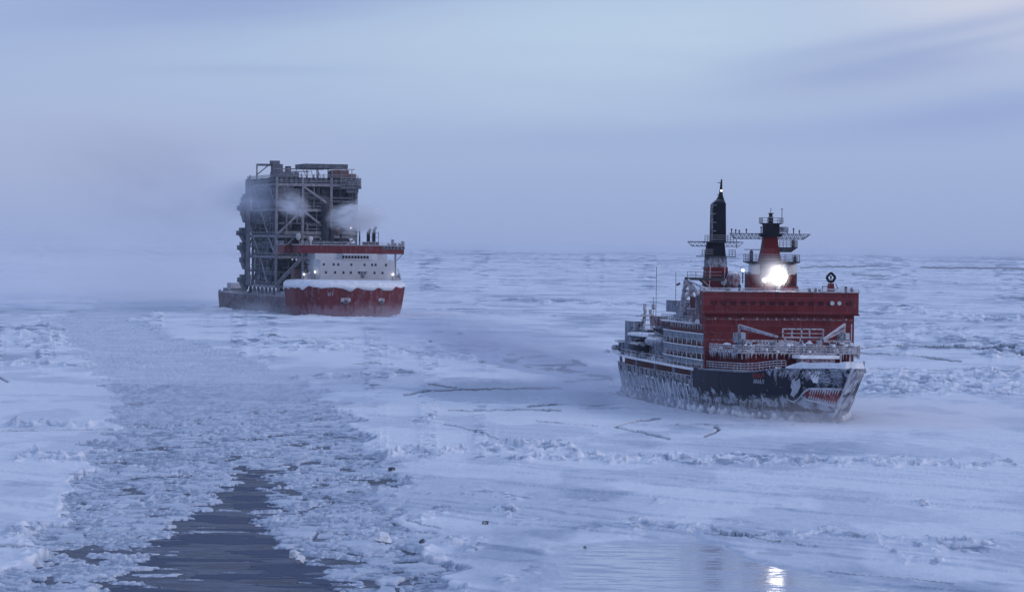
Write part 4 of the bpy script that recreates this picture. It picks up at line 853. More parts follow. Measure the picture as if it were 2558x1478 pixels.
def build_rime():
    ri = random.Random(33); edge = [(46, 11.9), (38, 11.3), (33.3, 9.3), (33.3, -9.5), (38, -11.2), (46, -11.9)]
    def along_edge(t):
        d = [math.dist(a, b) for a, b in zip(edge, edge[1:])]; x = t * sum(d)
        for (a, b), l in zip(zip(edge, edge[1:]), d):
            if x <= l: return a[0] + (b[0] - a[0]) * x / l, a[1] + (b[1] - a[1]) * x / l
            x -= l
        return edge[-1]
    g = MB()
    for _ in range(150):
        x, y = along_edge(ri.random()); x += ri.uniform(-.1, .1); L = ri.uniform(.2, 1.1); g.tube((x, y, 10.8), (x, y, 10.8 - L), ri.uniform(.05, .16), 5, .02)
    tag(g.build('icicle_fringe', M['pale'], ib), kind='stuff')
    g = MB()
    for k in range(70):
        x, y = along_edge(ri.random()); r_ = ri.uniform(.12, .42); z = ri.choice([10.95, 11.3, 11.95]); g.lathe((x + ri.uniform(0, 1.6), y * .96, z - r_ * .3), [(r_ * .5, 0), (r_, r_ * .5), (r_ * .8, r_ * 1.1), (r_ * .2, r_ * 1.5)], 6)
    for k in range(60):
        x, y = ri.uniform(34, 44), ri.uniform(-9, 9); r_ = ri.uniform(.2, .6); z = 10.95 + ri.choice([0, 0, .6, 1.2]); g.lathe((x, y, z), [(r_, 0), (r_, r_ * .4), (r_ * .6, r_ * 1.0), (r_ * .1, r_ * 1.2)], 6)
    tag(g.build('rime_lumps', M['snow'], ib), kind='stuff')
    g = MB()
    for sd in (1, -1):
        for _ in range(170):
            x = ri.uniform(49, 86); y = float(np.interp(x, [50, 58, 70, 82, 86, 88], [12.5, 12.45, 12.1, 11.45, 10.85, 9.6])) * sd; z = ri.choice([8.45, 10.25, 12.45, 14.9]); L = ri.uniform(.15, .8)
            g.tube((x, y + .03 * sd, z + .1), (x, y + .03 * sd, z - L), ri.uniform(.04, .12), 4, .02)
    tag(g.build('icicle_fringe', M['pale'], ib), kind='stuff')
    g = MB()
    for _ in range(90):
        x = ri.uniform(58, 145); y = ri.uniform(5, 9.5) if x > 100 else ri.uniform(8, 11); z = 7.75 if x > 88 else 15.15; r_ = ri.uniform(.25, .8); g.lathe((x, y * (1 if _ % 3 else -1), z), [(r_, 0), (r_ * .9, r_ * .4), (r_ * .5, r_ * .9), (r_ * .1, r_)], 7)
    tag(g.build('snow_heaps', M['snow'], ib), kind='stuff')
build_icebreaker(); build_rime()

# ------------------------------------------------------------------ red and white heavy lift carrier
cr = ship_root('module_carrier', -59.5, 1473, 13.8, label='low decked heavy lift ship with blunt red bow and white house', cat='ship')
def cb(u): return 21.6 * (1 - max(0, 1 - u / 17) ** 2.5) ** (1 / 2.2) + .4 if u < 190 else float(np.interp(u, [190, 200, 205, 206], [21.6, 20.5, 18, 15]))
def CP(u, z, sd=1, off=0.0):
    s0 = 3.2 * max(0, 1 - z / 12.0); f = np.interp(z, [-2, 0, 4, 12], [.88, .91, .96, 1.0]) if u < 60 else 1
    st = np.interp(u, [190, 206], [0, 1]) * max(0, 6 - z) * .9
    return (u + s0 * max(0, 1 - u / 60) - float(st), sd * (cb(u) * float(f) + off), z)
def build_carrier():
    P = cr
    def shell(us, top, name, mat, z0=-2, label=None, cap=True):
        ks = [0, .2, .4, .6, .8, 1]; V = []; n, m = len(us), len(ks)
        for sd in (1, -1):
            for u in us:
                for k in ks: V.append(CP(u, z0 + (top - z0) * k, sd))
        F_ = []
        for b0 in (0, n * m):
            for i in range(n - 1):
                for j in range(m - 1): F_.append((b0 + i * m + j, b0 + (i + 1) * m + j, b0 + (i + 1) * m + j + 1, b0 + i * m + j + 1))
        for i in (0, (n - 1) * m):
            for j in range(m - 1): F_.append((i + j, i + j + 1, n * m + i + j + 1, n * m + i + j))
        for i in range(n - 1): F_.append((i * m + m - 1, (i + 1) * m + m - 1, n * m + (i + 1) * m + m - 1, n * m + i * m + m - 1))
        return MB().add(V, F_).build(name, mat, P, label)
    shell([0, .3, .8, 1.6, 2.8, 4.5, 6.5, 9, 12, 15, 20, 26, 32, 35], 12.2, 'bow_hull', M['car_red'], label='blunt bright red bow')
    shell([35.05, 45, 60, 80, 100, 120, 140, 160, 175, 190, 196, 200, 203, 205, 206], 7.2, 'cargo_deck_hull', M['car_low'], label='long low dark hull with open cargo deck')
    # snow lying over the forecastle and hanging ragged over the edge
    us = [0, .1, .3, .6, 1, 1.6, 2.3, 3.2, 4.5, 6, 7.5, 9, 11, 13, 15, 17, 19, 21, 23, 25, 27, 30, 33, 35]
    g = MB(); V = []; pts = [(u, 1) for u in reversed(us)] + [(u, -1) for u in us]
    per = []; acc = 0; last = None
    for u, sd in pts:
        p = CP(u, 12, sd, .0)
        if last: acc += math.dist(p[:2], last[:2])
        last = p; per.append(acc)
    rs = random.Random(4); dens = []
    P2 = []; L_ = per[-1]; nn = 150
    for i in range(nn + 1):
        a = L_ * i / nn; k = max(j for j in range(len(per)) if per[j] <= a + 1e-6); k = min(k, len(per) - 2); t = (a - per[k]) / max(1e-6, per[k + 1] - per[k])
        o0 = CP(pts[k][0], 12, pts[k][1], .22); o1 = CP(pts[k + 1][0], 12, pts[k + 1][1], .22)
        P2.append(((o0[0] + (o1[0] - o0[0]) * t), (o0[1] + (o1[1] - o0[1]) * t)))
    for i, (x, y) in enumerate(P2):
        fr = i / nn; lowz = 11.7 - .9 * float(vn(np.array([i / 9.]), np.array([2.]), 5)[0]) + 1.7 * (float(vn(np.array([i / 4.2]), np.array([4.]), 8)[0]) - .3) * (fr > .12) * (fr < .75) - .5 * float(vn(np.array([i / 2.5]), np.array([9.]), 6)[0])
        if fr > .72: lowz = 12.0
        x2, y2 = x + .9, y * .95
        V += [(x, y, lowz), (x, y, 12.9), (x2, y2, 13.8 + .2 * math.sin(i * .8)), (x2 + 7, y2 * .78, 14.4), (x2, y2, 11.5)]
    F_ = []
    for i in range(nn):
        a, b = i * 5, (i + 1) * 5
        for j in range(3): F_.append((a + j, b + j, b + j + 1, a + j + 1))
        F_.append((a, a + 4, b + 4, b))
    g.add(V, F_); g.build('forecastle_snow', M['snow'], P, 'ragged snow hanging over the red bow', smooth=True)
    # white marks and recesses on the bow
    for q, wd in ((4.0, 1.9), (-10.2, 1.2)):
        g = MB()
        for k in range(7):
            a = math.pi * k / 6; q0 = q + math.cos(a) * wd
            g.beam((CPx(q0) - .25, q0, 7.1 + .5 * math.sin(a)), (CPx(q) - .25, q, 6.2), .3, .6)
        g.box(CPx(q) - .3, CPx(q) + 1.2, q - wd, q + wd, 6.1, 7.5); po = g.build('anchor_pocket', M['rail'], P)
        g = MB(); g.frustum((CPx(q) - .5, q), .35, wd * .55, 5.0, .35, wd * .3, 6.5); g.tube((CPx(q) - .6, q - wd * .6, 5.6), (CPx(q) - .6, q + wd * .6, 5.6), .35, 6); g.build('anchor', M['dark'], po)
    ri = random.Random(9)
    cu = bpy.data.curves.new('t', 'FONT'); cu.body = 'BT'; cu.size = 2.2
    to = bpy.data.objects.new('t', cu); COL.objects.link(to); bpy.context.view_layer.update()
    me = to.evaluated_get(bpy.context.evaluated_depsgraph_get()).to_mesh(); g = MB()
    g.add([(CPx(11 - v.co.x, 9) - .15, 11 - v.co.x, 8.3 + v.co.y) for v in me.vertices], [tuple(p.vertices) for p in me.polygons]); bpy.data.objects.remove(to)
    g.build('hull_marking', M['rail'], P)
    # accommodation
    g = MB(); g.prism([(20, 10.4), (20, -19.0), (24, -19.3), (34, -19.3), (34, 12.8), (22, 12.8)], 14.3, 22.1); ac = g.build('accommodation_block', M['white'], P, 'white accommodation block with small windows')
    for z, qs in ((20.2, (9.1, 5.2, 3.4, -1.8, -7.0, -10.0, -11.4, -15.5)), (17.1, (8.2, 4.6, 1.3, -1.6, -4.9, -7.2, -11, -14.2))):
        for q in qs: MB().box(19.9, 20.05, q - .38, q + .38, z - .45, z + .5).build('cabin_window', M['dark'], ac)
    MB().box(19.6, 20, -7.2, -5.8, 15.2, 17.4).box(19.2, 20.2, -8, -5, 17.4, 17.7).build('stores_locker', M['grey_frost'], ac)
    g = MB(); g.prism([(21.5, 12.2), (21.5, -16.3), (34, -16.3), (34, 12.8)], 22.1, 24.5); wh = g.build('wheelhouse', M['white'], P)
    MB().prism([(19.4, 1.5), (19.4, -9.8), (21.5, -12.4), (21.5, 3.5)], 22.1, 24.5).build('wheelhouse_front', M['white'], wh)
    for k in range(9): MB().box(19.3, 19.45, 1.1 - k * 1.2, 2.1 - k * 1.2 - .1, 22.6, 23.7).build('bridge_window', M['glass'], wh)
    MB().box(20.2, 21.6, 9.5, 4, 22.05, 22.25).build('ledge', M['white'], wh)
    # wide red bridge wing across the beam, carried on posts
    wing = MB().prism([(21, 2), (21, -14), (24, -23.5), (30, -23.9), (36, -23.5), (36, 21.8), (52, 21.6), (52, 19), (30, 18.5), (24, 17.5)], 24.5, 27.6).build('bridge_wing_deck', M['car_red'], P, 'long red bridge deck wider than the ship')
    MB().prism([(20.6, 2), (20.6, -14), (23.6, -23.8), (29.7, -24.2), (36, -23.8), (36, 22.1), (52, 22), (52, 18.8), (29.7, 19.0), (23.6, 18.1)], 27.6, 27.95).build('wing_roof_edge', M['rail'], wing)
    MB().rail([(52, 22, 27.95), (36, 22, 27.95)], 1.1, 2.5, .07, 2).rail([(23.6, 18.1, 27.95), (20.6, 2, 27.95), (20.6, -14, 27.95), (23.6, -23.8, 27.95)], 1.1, 2.5, .07, 2).build('wing_railing', M['rail'], wing)
    MB().beam((20.9, -14.5, 26.9), (23.5, -23.6, 26.9), .25, 1.1).build('wing_window_band', M['grey_frost'], wing)
    for k in range(6): MB().beam((20.6 + k * .48, -15.2 - k * 1.5, 26.9), (20.9 + k * .48, -15.9 - k * 1.5, 26.9), .25, .7).build('wing_window', M['glass'], wing)
    MB().beam((52, 22, 28), (62, 22.5, 21.5), .35, .35).build('gangway', M['steel_light'], wing)
    for (x, q) in ((30, 15.3), (26, -20.5)):
        g = MB(); g.beam((x, q, 14.5), (x, q, 24.5), .6); g.beam((x, q, 21.5), (x, q + (3 if q > 0 else -3), 24.5), .3); g.build('wing_support', M['steel_light'], P)
    g = MB()
    for z in (17.6, 21.6): g.beam((30, 15.3, z), (34, 9.5, z), .35, .5)
    g.beam((30, 15.3, 21.6), (34, 9.5, 17.6), .3); g.build('support_bracing', M['steel_light'], P)
    MB().box(34, 42, 10, 18, 14, 18).build('deck_store', M['rust'], P)
    # winch and mooring gear each side of the house
    for q, sd in ((15.8, 1), (-20.0, -1)):
        g = MB(); g.lathe((22, q - 1.5, 15.9), [(.4, 0), (1.5, .05), (1.5, .3), (.8, .35), (.8, 2.6), (1.5, 2.65), (1.5, 2.9), (.4, 3)], 12, 'y'); g.box(21, 23, q - 1.5, q + 1.5, 14.2, 15.3); g.build('mooring_winch', M['pale'], P)
        g = MB(); g.beam((21, q - 1.8, 14.4), (21, q - .3, 19.0 if sd < 0 else 16.6), .3).beam((21, q + 1.2, 14.4), (21, q + .2, 18), .2); g.build('deck_davit', M['pale'], P)
    # lamps and mast
    for (x, q, z) in ((20, 16.9, 16.0), (20.5, 12.5, 17.0), (19.5, -18.2, 16.3)):
        l = MB().tube((x, q, 14.2), (x, q, z), .12, 6).build('lamp_post', M['dark'], P); MB().lathe((x - .2, q, z), [(.15, 0), (.28, .15), (.28, .4), (.12, .55)], 8).build('deck_lamp', M['small_lamp'], l)
    mm = MB().tube((35, -8.0, 27.7), (35, -8.0, 37.6), .35, 8, .2).beam((35, -9, 36.3), (35, -7, 36.3), .15).beam((35, -8, 33.0), (35, -2.5, 33.0), .4, .3).beam((35, -8, 34.6), (35, -6, 34.6), .3, .3).build('signal_mast', M['dark'], P)
    MB().lathe((35, -4.5, 34.3), [(.2, 0), (.4, .2), (.2, .5)], 8).build('masthead_lamp', M['small_lamp'], mm)
    MB().tube((35, -.5, 27), (35, -.5, 35), .5, 8).box(34, 36, -2.6, .2, 27.9, 30.5).build('vent_trunk', M['steel_dark'], P)
    for q, zt in ((-12.6, 34.2), (-14.8, 35.0)): MB().path([(40, q, 27), (40, q, zt - 1.6), (40, q - .3, zt - .6), (40, q - .9, zt)], .62, 10).build('exhaust_pipe', M['black'], P)
    g = MB(); g.box(38, 42, -16.4, -10.6, 25, 29.2)
    for q in (-11.6, -13.7, -16.3):
        g.beam((38.5, q, 29.2), (38.5, q, 33), .18)
    for z in (31, 32.6): g.beam((38.5, -11.6, z), (38.5, -16.3, z), .15)
    g.build('funnel_casing', M['dark'], P)
    for q, h_ in ((-19.3, 2.2), (-20.4, .8), (-23.4, 1.6), (-22.2, .7), (-17.8, .5)): MB().lathe((26, q, 27.95), [(.55, 0), (.6, h_), (.3, h_ + .2)], 8).build('roof_vent', M['grey_frost'], P)
    MB().lathe((30, 12.4, 27.95), [(.3, 0), (.3, 1.2), (.8, 1.8), (.9, 2.4), (.5, 3.0)], 10).build('satellite_dome', M['white_radome'], P, smooth=True)
    # side of the forecastle break and clutter on the cargo deck
    MB().box(35, 42, 13, 20.6, 7.2, 11.2).build('break_locker', M['pale'], P); MB().box(34.5, 37, 20.2, 21.2, 5.5, 12.0).build('side_casing', M['rail'], P)
    MB().box(38, 56, 14, 19.5, 7.2, 9.2).build('deck_housing', M['pale'], P)
    MB().box(176, 186, 12, 19, 7.2, 11.2).build('stern_winch_house', M['pale'], P); MB().box(176, 190, 12, 20, 7.2, 9.0).build('stern_locker', M['grey_frost'], P)
    MB().box(36, 44, 15, 19, 11.2, 12.6).build('deck_locker', M['pale'], P)
    for k in range(26):
        x = 44 + k * 6.0; MB().box(x, x + ri.uniform(.6, 2.4), 20.2, 21.2, 7.2, 7.2 + ri.uniform(.4, 1.4)).build('deck_edge_fitting', M['pale'], P)
    for k in range(8):
        x = 62 + k * 9; MB().frustum((x, 19.4), 1.1, .9, 7.2, .35, .4, 10.9).build('grillage_support', M['pale'], P)
        MB().frustum((x + 3, 6), 1.1, .9, 7.2, .35, .4, 10.9).build('grillage_support', M['dark'], P)
def CPx(q, z=7.0):
    """how far aft of the stem the carrier's bow surface lies at half breadth q, height z"""
    f = float(np.interp(z, [-2, 0, 4, 12], [.88, .91, .96, 1.0])); b = abs(q) / f
    lo, hi = 0.0, 60.0
    for _ in range(30):
        mid = (lo + hi) / 2
        if cb(mid) < b: lo = mid
        else: hi = mid
    return lo + 3.2 * max(0, 1 - z / 12.0) * max(0, 1 - lo / 60)
build_carrier()

# ------------------------------------------------------------------ the plant module carried as cargo
pm = ship_root('process_plant_module', -59.5, 1473, 13.8, label='towering grey steel plant module standing on the low cargo deck', cat='cargo module')
def build_module():
    P = pm; r_ = random.Random(17)
    S = [58, 75, 93, 111, 128]; Q = [-11.2, -1, 10.5, 21]; Z = [11.0, 22.7, 31.0, 41.5, 51.5]
    def steel(): return M['steel_light'] if r_.random() < .3 else M['steel']
    for i, s in enumerate(S):
        for j, q in enumerate(Q):
            MB().beam((s, q, 10.9), (s, q, 54.5 if s in (58, 128) or q in (-11.2, 21) else 51.5), .9, .9).build('column', M['steel_light'] if (i == 0 and j != 0) else M['steel'], P)
    for z in Z:
        g = MB()
        for s in S: g.beam((s, Q[0], z), (s, Q[-1], z), .7, 1.1)
        for q in Q: g.beam((S[0], q, z), (S[-1], q, z), .7, 1.1)
        for s in np.arange(61, 127, 4.2): g.beam((s, Q[0], z + .3), (s, Q[-1], z + .3), .25, .4)
        fl = g.build('floor_frame', M['steel_light'], P)
        MB().box(59, 127, -11, 20, z + .55, z + .65).build('floor_grating', M['steel_dark'], fl)
        MB().rail([(127.5, 21.6, z + .6), (57.4, 21.6, z + .6), (57.4, -11.6, z + .6)], 1.15, 2.3, .08, 2).build('floor_railing', M['steel'], fl)
    for z0 in (16.8, 26.8, 36.2, 46.5):                             # intermediate floors
        g = MB()
        for s in S: g.beam((s, Q[0], z0), (s, Q[-1], z0), .35, .5)
        for q in (21, -11.2): g.beam((S[0], q, z0), (S[-1], q, z0), .35, .5)
        o = g.build('mezzanine_frame', M['steel'], P); MB().box(60 + r_.uniform(0, 5), 126, -10 + r_.uniform(0, 8), 19.5, z0 + .3, z0 + .4).build('floor_grating', M['steel_dark'], o)
        MB().rail([(127, 21.3, z0 + .3), (70, 21.3, z0 + .3)], 1.1, 2.3, .07, 2).build('floor_railing', M['steel'], o)
    # diagonal braces: front face and starboard side
    F = 57.6
    for a, b, wd in (((21, 31.4), (11.2, 41), .75), ((10, 41), (1.5, 34.5), .75), ((10.5, 51), (1, 44.5), .8), ((21, 11.5), (11, 22.2), 1.3), ((21, 23.4), (14, 30.5), .55), ((10, 22.2), (0, 12), .9), ((-1, 31.5), (-11, 41), .7), ((-1, 23), (-11, 30.6), .7)):
        MB().beam((F, a[0], a[1]), (F, b[0], b[1]), wd, wd).build('front_brace', M['steel_light'], P)
    for k in range(4):
        for zi in range(4):
            if (k + zi) % 2: a, b = (S[k], Z[zi]), (S[k + 1], Z[zi + 1])
            else: a, b = (S[k + 1], Z[zi]), (S[k], Z[zi + 1])
            MB().beam((a[0], 21.2, a[1]), (b[0], 21.2, b[1]), .5, .5).build('side_brace', M['steel'], P)
            MB().beam((a[0], -11.4, a[1]), (b[0], -11.4, b[1]), .5, .5).build('side_brace', M['steel'], P)
    # equipment on every floor
    lv = Z[:-1]; hs = [10.5, 7.2, 9.4, 8.9]
    for li, z in enumerate(lv):
        for k in range(7):
            s = r_.uniform(60, 124); q = r_.uniform(-9, 18); L = r_.uniform(3, 9); rr = r_.uniform(1.0, 2.4)
            g = MB()
            if k % 2: g.lathe((s, q, z + 1 + rr), [(rr * .3, 0), (rr * .85, .4), (rr, .9), (rr, L), (rr * .85, L + .5), (rr * .3, L + .9)], 12, 'x').box(s + 1, s + 1.6, q - rr * .6, q + rr * .6, z, z + 1.3).box(s + L - 1, s + L - .4, q - rr * .6, q + rr * .6, z, z + 1.3)
            else: g.lathe((s, q, z + .6), [(rr * .9, 0), (rr, .3), (rr, hs[li] * .62), (rr * .7, hs[li] * .7), (rr * .2, hs[li] * .74)], 12)
            g.build('process_vessel', M[r_.choice(['steel_dark', 'steel', 'rust', 'steel_dark'])], P)
        for k in range(8):
            s = r_.uniform(59, 66) if k < 4 else r_.uniform(60, 124); q = r_.uniform(-10, 18) if k < 4 else r_.uniform(14, 20); a_, b_, c_ = r_.uniform(1, 4), r_.uniform(.8, 2.4), r_.uniform(1.5, hs[li] * .6)
            MB().box(s, s + a_, q - b_, q + b_, z + .65, z + .65 + c_).box(s + .2, s + a_ - .2, q - b_ * .5, q + b_ * .5, z + .6 + c_, z + 1 + c_).build('equipment_skid', M[r_.choice(['steel_dark', 'steel', 'rust', 'steel_light', 'steel_dark'])], P)
    for zi, (z0, z1) in enumerate(zip(Z, Z[1:])):                    # close packed plant right behind both visible faces
        for j in range(9):
            q1 = 19.6 - j * 3.5; s0 = 61.5 + r_.uniform(0, 2.5); zt = z1 - r_.choice([.3, .3, 1.2, 2.6])
            MB().box(s0, s0 + 6, q1 - 3.45 + r_.uniform(0, .5), q1, z0 + .7, zt).build('inner_plant_block', M['steel_dark'] if r_.random() < .8 else M['steel'], P)
        for j in range(11):
            s0 = 61 + j * 6.1; q1 = 18.8 - r_.uniform(0, 2)
            MB().box(s0, s0 + 6.05 - r_.uniform(0, .8), q1 - 4, q1, z0 + .7, z1 - r_.choice([.3, .3, 1.2, 2.2])).build('inner_plant_block', M['steel_dark'] if r_.random() < .75 else M['steel'], P)
            if j % 2: MB().box(s0, s0 + 6.0, -10.5, -7, z0 + .7, z1 - 1).build('inner_plant_block', M['steel_dark'], P)
    # pipes, mostly upright, some runs along the faces
    for k in range(52):
        li = r_.randrange(4); z = lv[li]; hh = hs[li] if r_.random() < .6 else hs[li] * 1.9; face = r_.random()
        if face < .45: s, q = 58.2 + r_.uniform(0, 3), r_.uniform(-11, 20)
        elif face < .8: s, q = r_.uniform(60, 126), 20.2 + r_.uniform(-1.5, .6)
        else: s, q = r_.uniform(62, 124), r_.uniform(-8, 18)
        rr = r_.uniform(.12, .38); MB().tube((s, q, z + .5), (s, q, min(z + hh, 53)), rr, 7).build('riser_pipe', M[r_.choice(['steel', 'steel_dark', 'steel_light'])], P)
    for k in range(34):
        li = r_.randrange(4); z = lv[li] + r_.uniform(2, hs[li] - .5)
        if k % 2: a = (58.4 + r_.uniform(0, 2), r_.uniform(2, 19), z); b = (a[0], a[1] - r_.uniform(5, 14), z); b = (b[0], max(-11, b[1]), z)
        else: a = (r_.uniform(60, 95), 20.6, z); b = (min(127, a[0] + r_.uniform(10, 35)), 20.6, z)
        c = (b[0], b[1], b[2] - r_.uniform(1, 3)); MB().path([a, b, c], r_.uniform(.15, .4), 7).build('pipe_run', M[r_.choice(['steel', 'steel_light', 'steel_dark'])], P)
    # tall pipe bundle near the aft starboard corner and stair tower
    for k in range(3): MB().tube((112 + k * 3.0, 22.4, 11), (112 + k * 3.0, 22.4, 56 - k), .32, 8).build('tall_riser', M['steel_light'], P)
    # access balconies sticking out of the starboard side
    for z, d_ in ((12.0, 3.2), (20.3, 2.4), (25.3, 3.4), (31.3, 3.8), (39.6, 2.2), (41.6, 3.6), (45.2, 2.0)):
        g = MB(); g.box(118, 127, 21.3, 21.6 + d_, z, z + .3); g.rail([(118, 21.5 + d_, z + .3), (127, 21.5 + d_, z + .3)], 1.6, 1.2, .1, 3)
        g.box(119, 126, 21.4, 21.6 + d_ * .75, z + .3, z + 3.2); g.frustum((122.5, 22.2), 4, .5, z - 3, 4, d_ * .5, z, (0, .3)); g.build('access_balcony', M['steel'], P)
    for zi, (z0, z1) in enumerate(zip(Z, Z[1:])):                    # finer framing, ladders and cable trays on the two open faces
        g = MB(); g2 = MB()
        for k in range(13):
            q = 20 - k * 2.45 + r_.uniform(-.5, .5)
            if r_.random() < .8: a = r_.choice([0, .35, .5]); g.beam((57.9 + r_.uniform(0, .8), q, z0 + (z1 - z0) * a), (57.9, q, z1 if r_.random() < .7 else (z0 + z1) / 2), r_.uniform(.16, .36))
        for k in range(26):
            s = 60 + k * 2.6 + r_.uniform(-.6, .6)
            if r_.random() < .85: a = r_.choice([0, .35, .5]); g2.beam((s, 21.1, z0 + (z1 - z0) * a), (s, 21.1, z1 if r_.random() < .7 else (z0 + z1) / 2), r_.uniform(.18, .4))
        for k in range(6):
            z = z0 + (z1 - z0) * (k + 1) / 7; a = r_.uniform(-9, 10); g.beam((57.8, a, z), (57.8, a + r_.uniform(4, 10), z), r_.uniform(.14, .34)); a = r_.uniform(60, 105); g2.beam((a, 21.25, z), (a + r_.uniform(8, 22), 21.25, z), r_.uniform(.2, .4))
        g.beam((57.9, 20.5, z1 - .4), (57.9, -10.5, z1 - .4), .3); g2.beam((60, 21.2, z1 - .4), (126, 21.2, z1 - .4), .3)
        g.build('front_lattice', M['steel' if zi % 2 else 'steel_light'], P); g2.build('side_lattice', M['steel'], P)
    # wind wall panels in the upper part
    for (q0, q1, z0, z1) in ((21, 14, 45, 51), (14, 8.5, 42.4, 50), (20.6, 12.6, 42.2, 45)):
        MB().box(58.3, 58.5, q0, q1, z0, z1).build('wind_wall', M['steel'], P)
    for (s0, s1, z0, z1) in ((58.6, 74, 42.2, 50.6), (76, 92, 42.3, 51), (94, 110, 43, 51), (112, 127, 33, 41), (94, 109, 13, 20), (76, 90, 24, 30)):
        MB().box(s0, s1, 20.2, 20.45, z0, z1).build('wind_wall', M['steel'], P)
    MB().prism([(57.9, 8.4), (57.9, 2.0), (58.1, 2), (58.1, 8.4)], 12, 20).build('wind_wall', M['steel_dark'], P)
    # top storey: low parapet, frames and overhanging port balcony
    MB().box(58.6, 127, -11.6, 20.6, 52.0, 54.4).build('top_storey', M['steel_dark'], P)
    g = MB()
    for k in range(16): g.box(58.3, 58.62, 19.5 - k * 2, 18.7 - k * 2, 52.1, 54.3)
    g.build('parapet_posts', M['steel'], P)
    g = MB(); g.box(55, 66, -12.6, -4, 50.2, 51.0).box(55.5, 66, -12.0, -7, 51.0, 53.4).box(57, 66, -11.8, -7, 48.6, 50.2); g.rail([(55.2, -4, 51), (55.2, -12.4, 51), (66, -12.4, 51)], 3.4, 1.2, .1, 4); g.build('overhanging_balcony', M['steel'], P)
    MB().rail([(127, 21, 54.4), (58, 21, 54.4), (58, -11.8, 54.4)], 1.2, 2, .08, 2).build('roof_railing', M['steel'], P)
    g = MB(); s = 116
    g.beam((s, 18.9, 54.4), (s, 18.9, 60.4), .5); g.beam((s, 19.1, 60.4), (s, 10, 60.4), .6, .9); g.beam((s, 18.6, 56.5), (s, 14.2, 60.2), .4); g.box(s - 3, s + 3, 8.6, 12.6, 54.4, 60.8).box(s - 1, s + 1, 9.5, 13.4, 60.8, 62.2); g.build('roof_gantry', M['steel'], P)
    MB().box(112, 118, 2, 13, 54.4, 57.5).box(112, 118, 5.4, 6.8, 57.5, 60.0).build('roof_skid', M['steel'], P)
    g = MB(); g.beam((100, 14, 58.6), (100, -6, 58.6), .4, .5); g.beam((100, 13, 57.6), (100, 0, 57.6), .4, .4)
    for k in range(6): g.beam((100, 10 - k * 3, 54.4), (100, 11.5 - k * 3, 58.5), .22)
    g.build('roof_truss', M['steel_light'], P)
    g = MB(); g.box(70, 92, -10, 7.4, 58.4, 60.2)
    for q in (6.6, 2.5, -2, -6, -9.5): g.beam((70.4, q, 54.4), (70.4, q, 58.4), .4)
    g.build('roof_cooler_bank', M['steel'], P)
    MB().box(59, 69, -8.2, -2.2, 54.4, 57.6).box(60, 66, -11.4, -8.2, 54.4, 56.2).build('roof_house', M['rust'], P)
    g = MB()
    for q in (-1.4, -5, -9.4): g.beam((58.8, q, 54.4), (58.8, q, 58), .25)
    g.beam((58.8, -1.2, 57.9), (58.8, -10.5, 57.9), .3, .3); g.build('roof_frame', M['steel_light'], P)
    for k in range(14): q = 20 - k * 2.3 + r_.uniform(-.5, .5); MB().tube((60, q, 54.4), (60, q, 55.2 + r_.uniform(.3, 2.2)), r_.uniform(.12, .3), 6).build('roof_vent', M['steel'], P)
    # forward port side: dark recess and exhaust column
    MB().tube((57.2, 1.5, 28), (57.2, 1.5, 44), 1.5, 12).tube((57.4, -1.2, 28), (57.4, -1.2, 35), 1.1, 10).build('exhaust_duct', M['dark'], P)
    g = MB(); g.rail([(57.2, 18, 31.6), (57.2, -11, 31.6)], 1.3, 2, .1, 3); g.build('walkway', M['steel_light'], P)
    MB().lathe((55.5, 12.6, 29.5), [(.4, 0), (.9, .8), (1.0, 1.8), (.6, 2.8)], 10).build('wrapped_valve', M['white_radome'], P)
    MB().lathe((56.5, -3.6, 32.2), [(.6, 0), (1.1, .8), (1.1, 1.8), (.6, 2.6)], 10).build('wrapped_valve', M['rust'], P)
build_module()

# ------------------------------------------------------------------ loose blocks of ice near the channel
ice_dark = snow_mat('dirty_block_ice', (.10, .12, .17)); 
def ice_block(px, py, size, label, seed, mat):
    X, Y = ground(px, py, .3); r_ = random.Random(seed); bm = bmesh.new(); bmesh.ops.create_icosphere(bm, subdivisions=2, radius=1)
    for v in bm.verts:
        d = v.co.normalized(); k = .75 + .5 * r_.random(); v.co = Vector((round(d.x * 2.2) / 2.2, round(d.y * 1.8) / 1.8, round(d.z * 2) / 2)) * .7 * k + d * .25
        v.co.x *= size; v.co.y *= size * 1.2; v.co.z *= size * .75
    me = bpy.data.meshes.new('ice_block'); bm.to_mesh(me); bm.free(); me.materials.append(mat)
    o = bpy.data.objects.new('ice_block', me); COL.objects.link(o); o.location = (X, Y, .45 + size * .3); o.rotation_euler = (r_.uniform(-.4, .4), r_.uniform(-.3, .3), r_.uniform(0, 6))
    tag(o, label, 'ice block', 'loose ice blocks beside the channel')
DK = snow_mat('bare_grey_ice', (.07, .085, .12)); DK.node_tree.nodes['Principled BSDF'].inputs['Roughness'].default_value = .6
for n_ in DK.node_tree.nodes:
    if n_.type == 'VALTORGB': n_.color_ramp.elements[0].position = .5; n_.color_ramp.elements[1].position = .8
BL = snow_mat('white_block_ice')
for a in ((1022, 1137, .3, 'dark grey ice block by the snow ridge right of the channel edge'), (978, 1178, .4, 'large dark slanting ice block leaning on the channel edge'),
          (1026, 1263, .22, 'small dark ice lump beside a long crack in the snow'), (1212, 1312, .32, 'long dark ice slab lying among tilted snow slabs'),
          (1055, 1357, .25, 'dark rounded ice lump right of the open water'), (1146, 1355, .2, 'dark ice lump standing alone on smooth snow'),
          (1461, 1372, .16, 'tiny black ice lump at the left end of the smooth pool'), (1075, 855, .5, 'dark ice block far off beside the misty track')):
    ice_block(*a[:4], seed=int(a[0]), mat=DK)
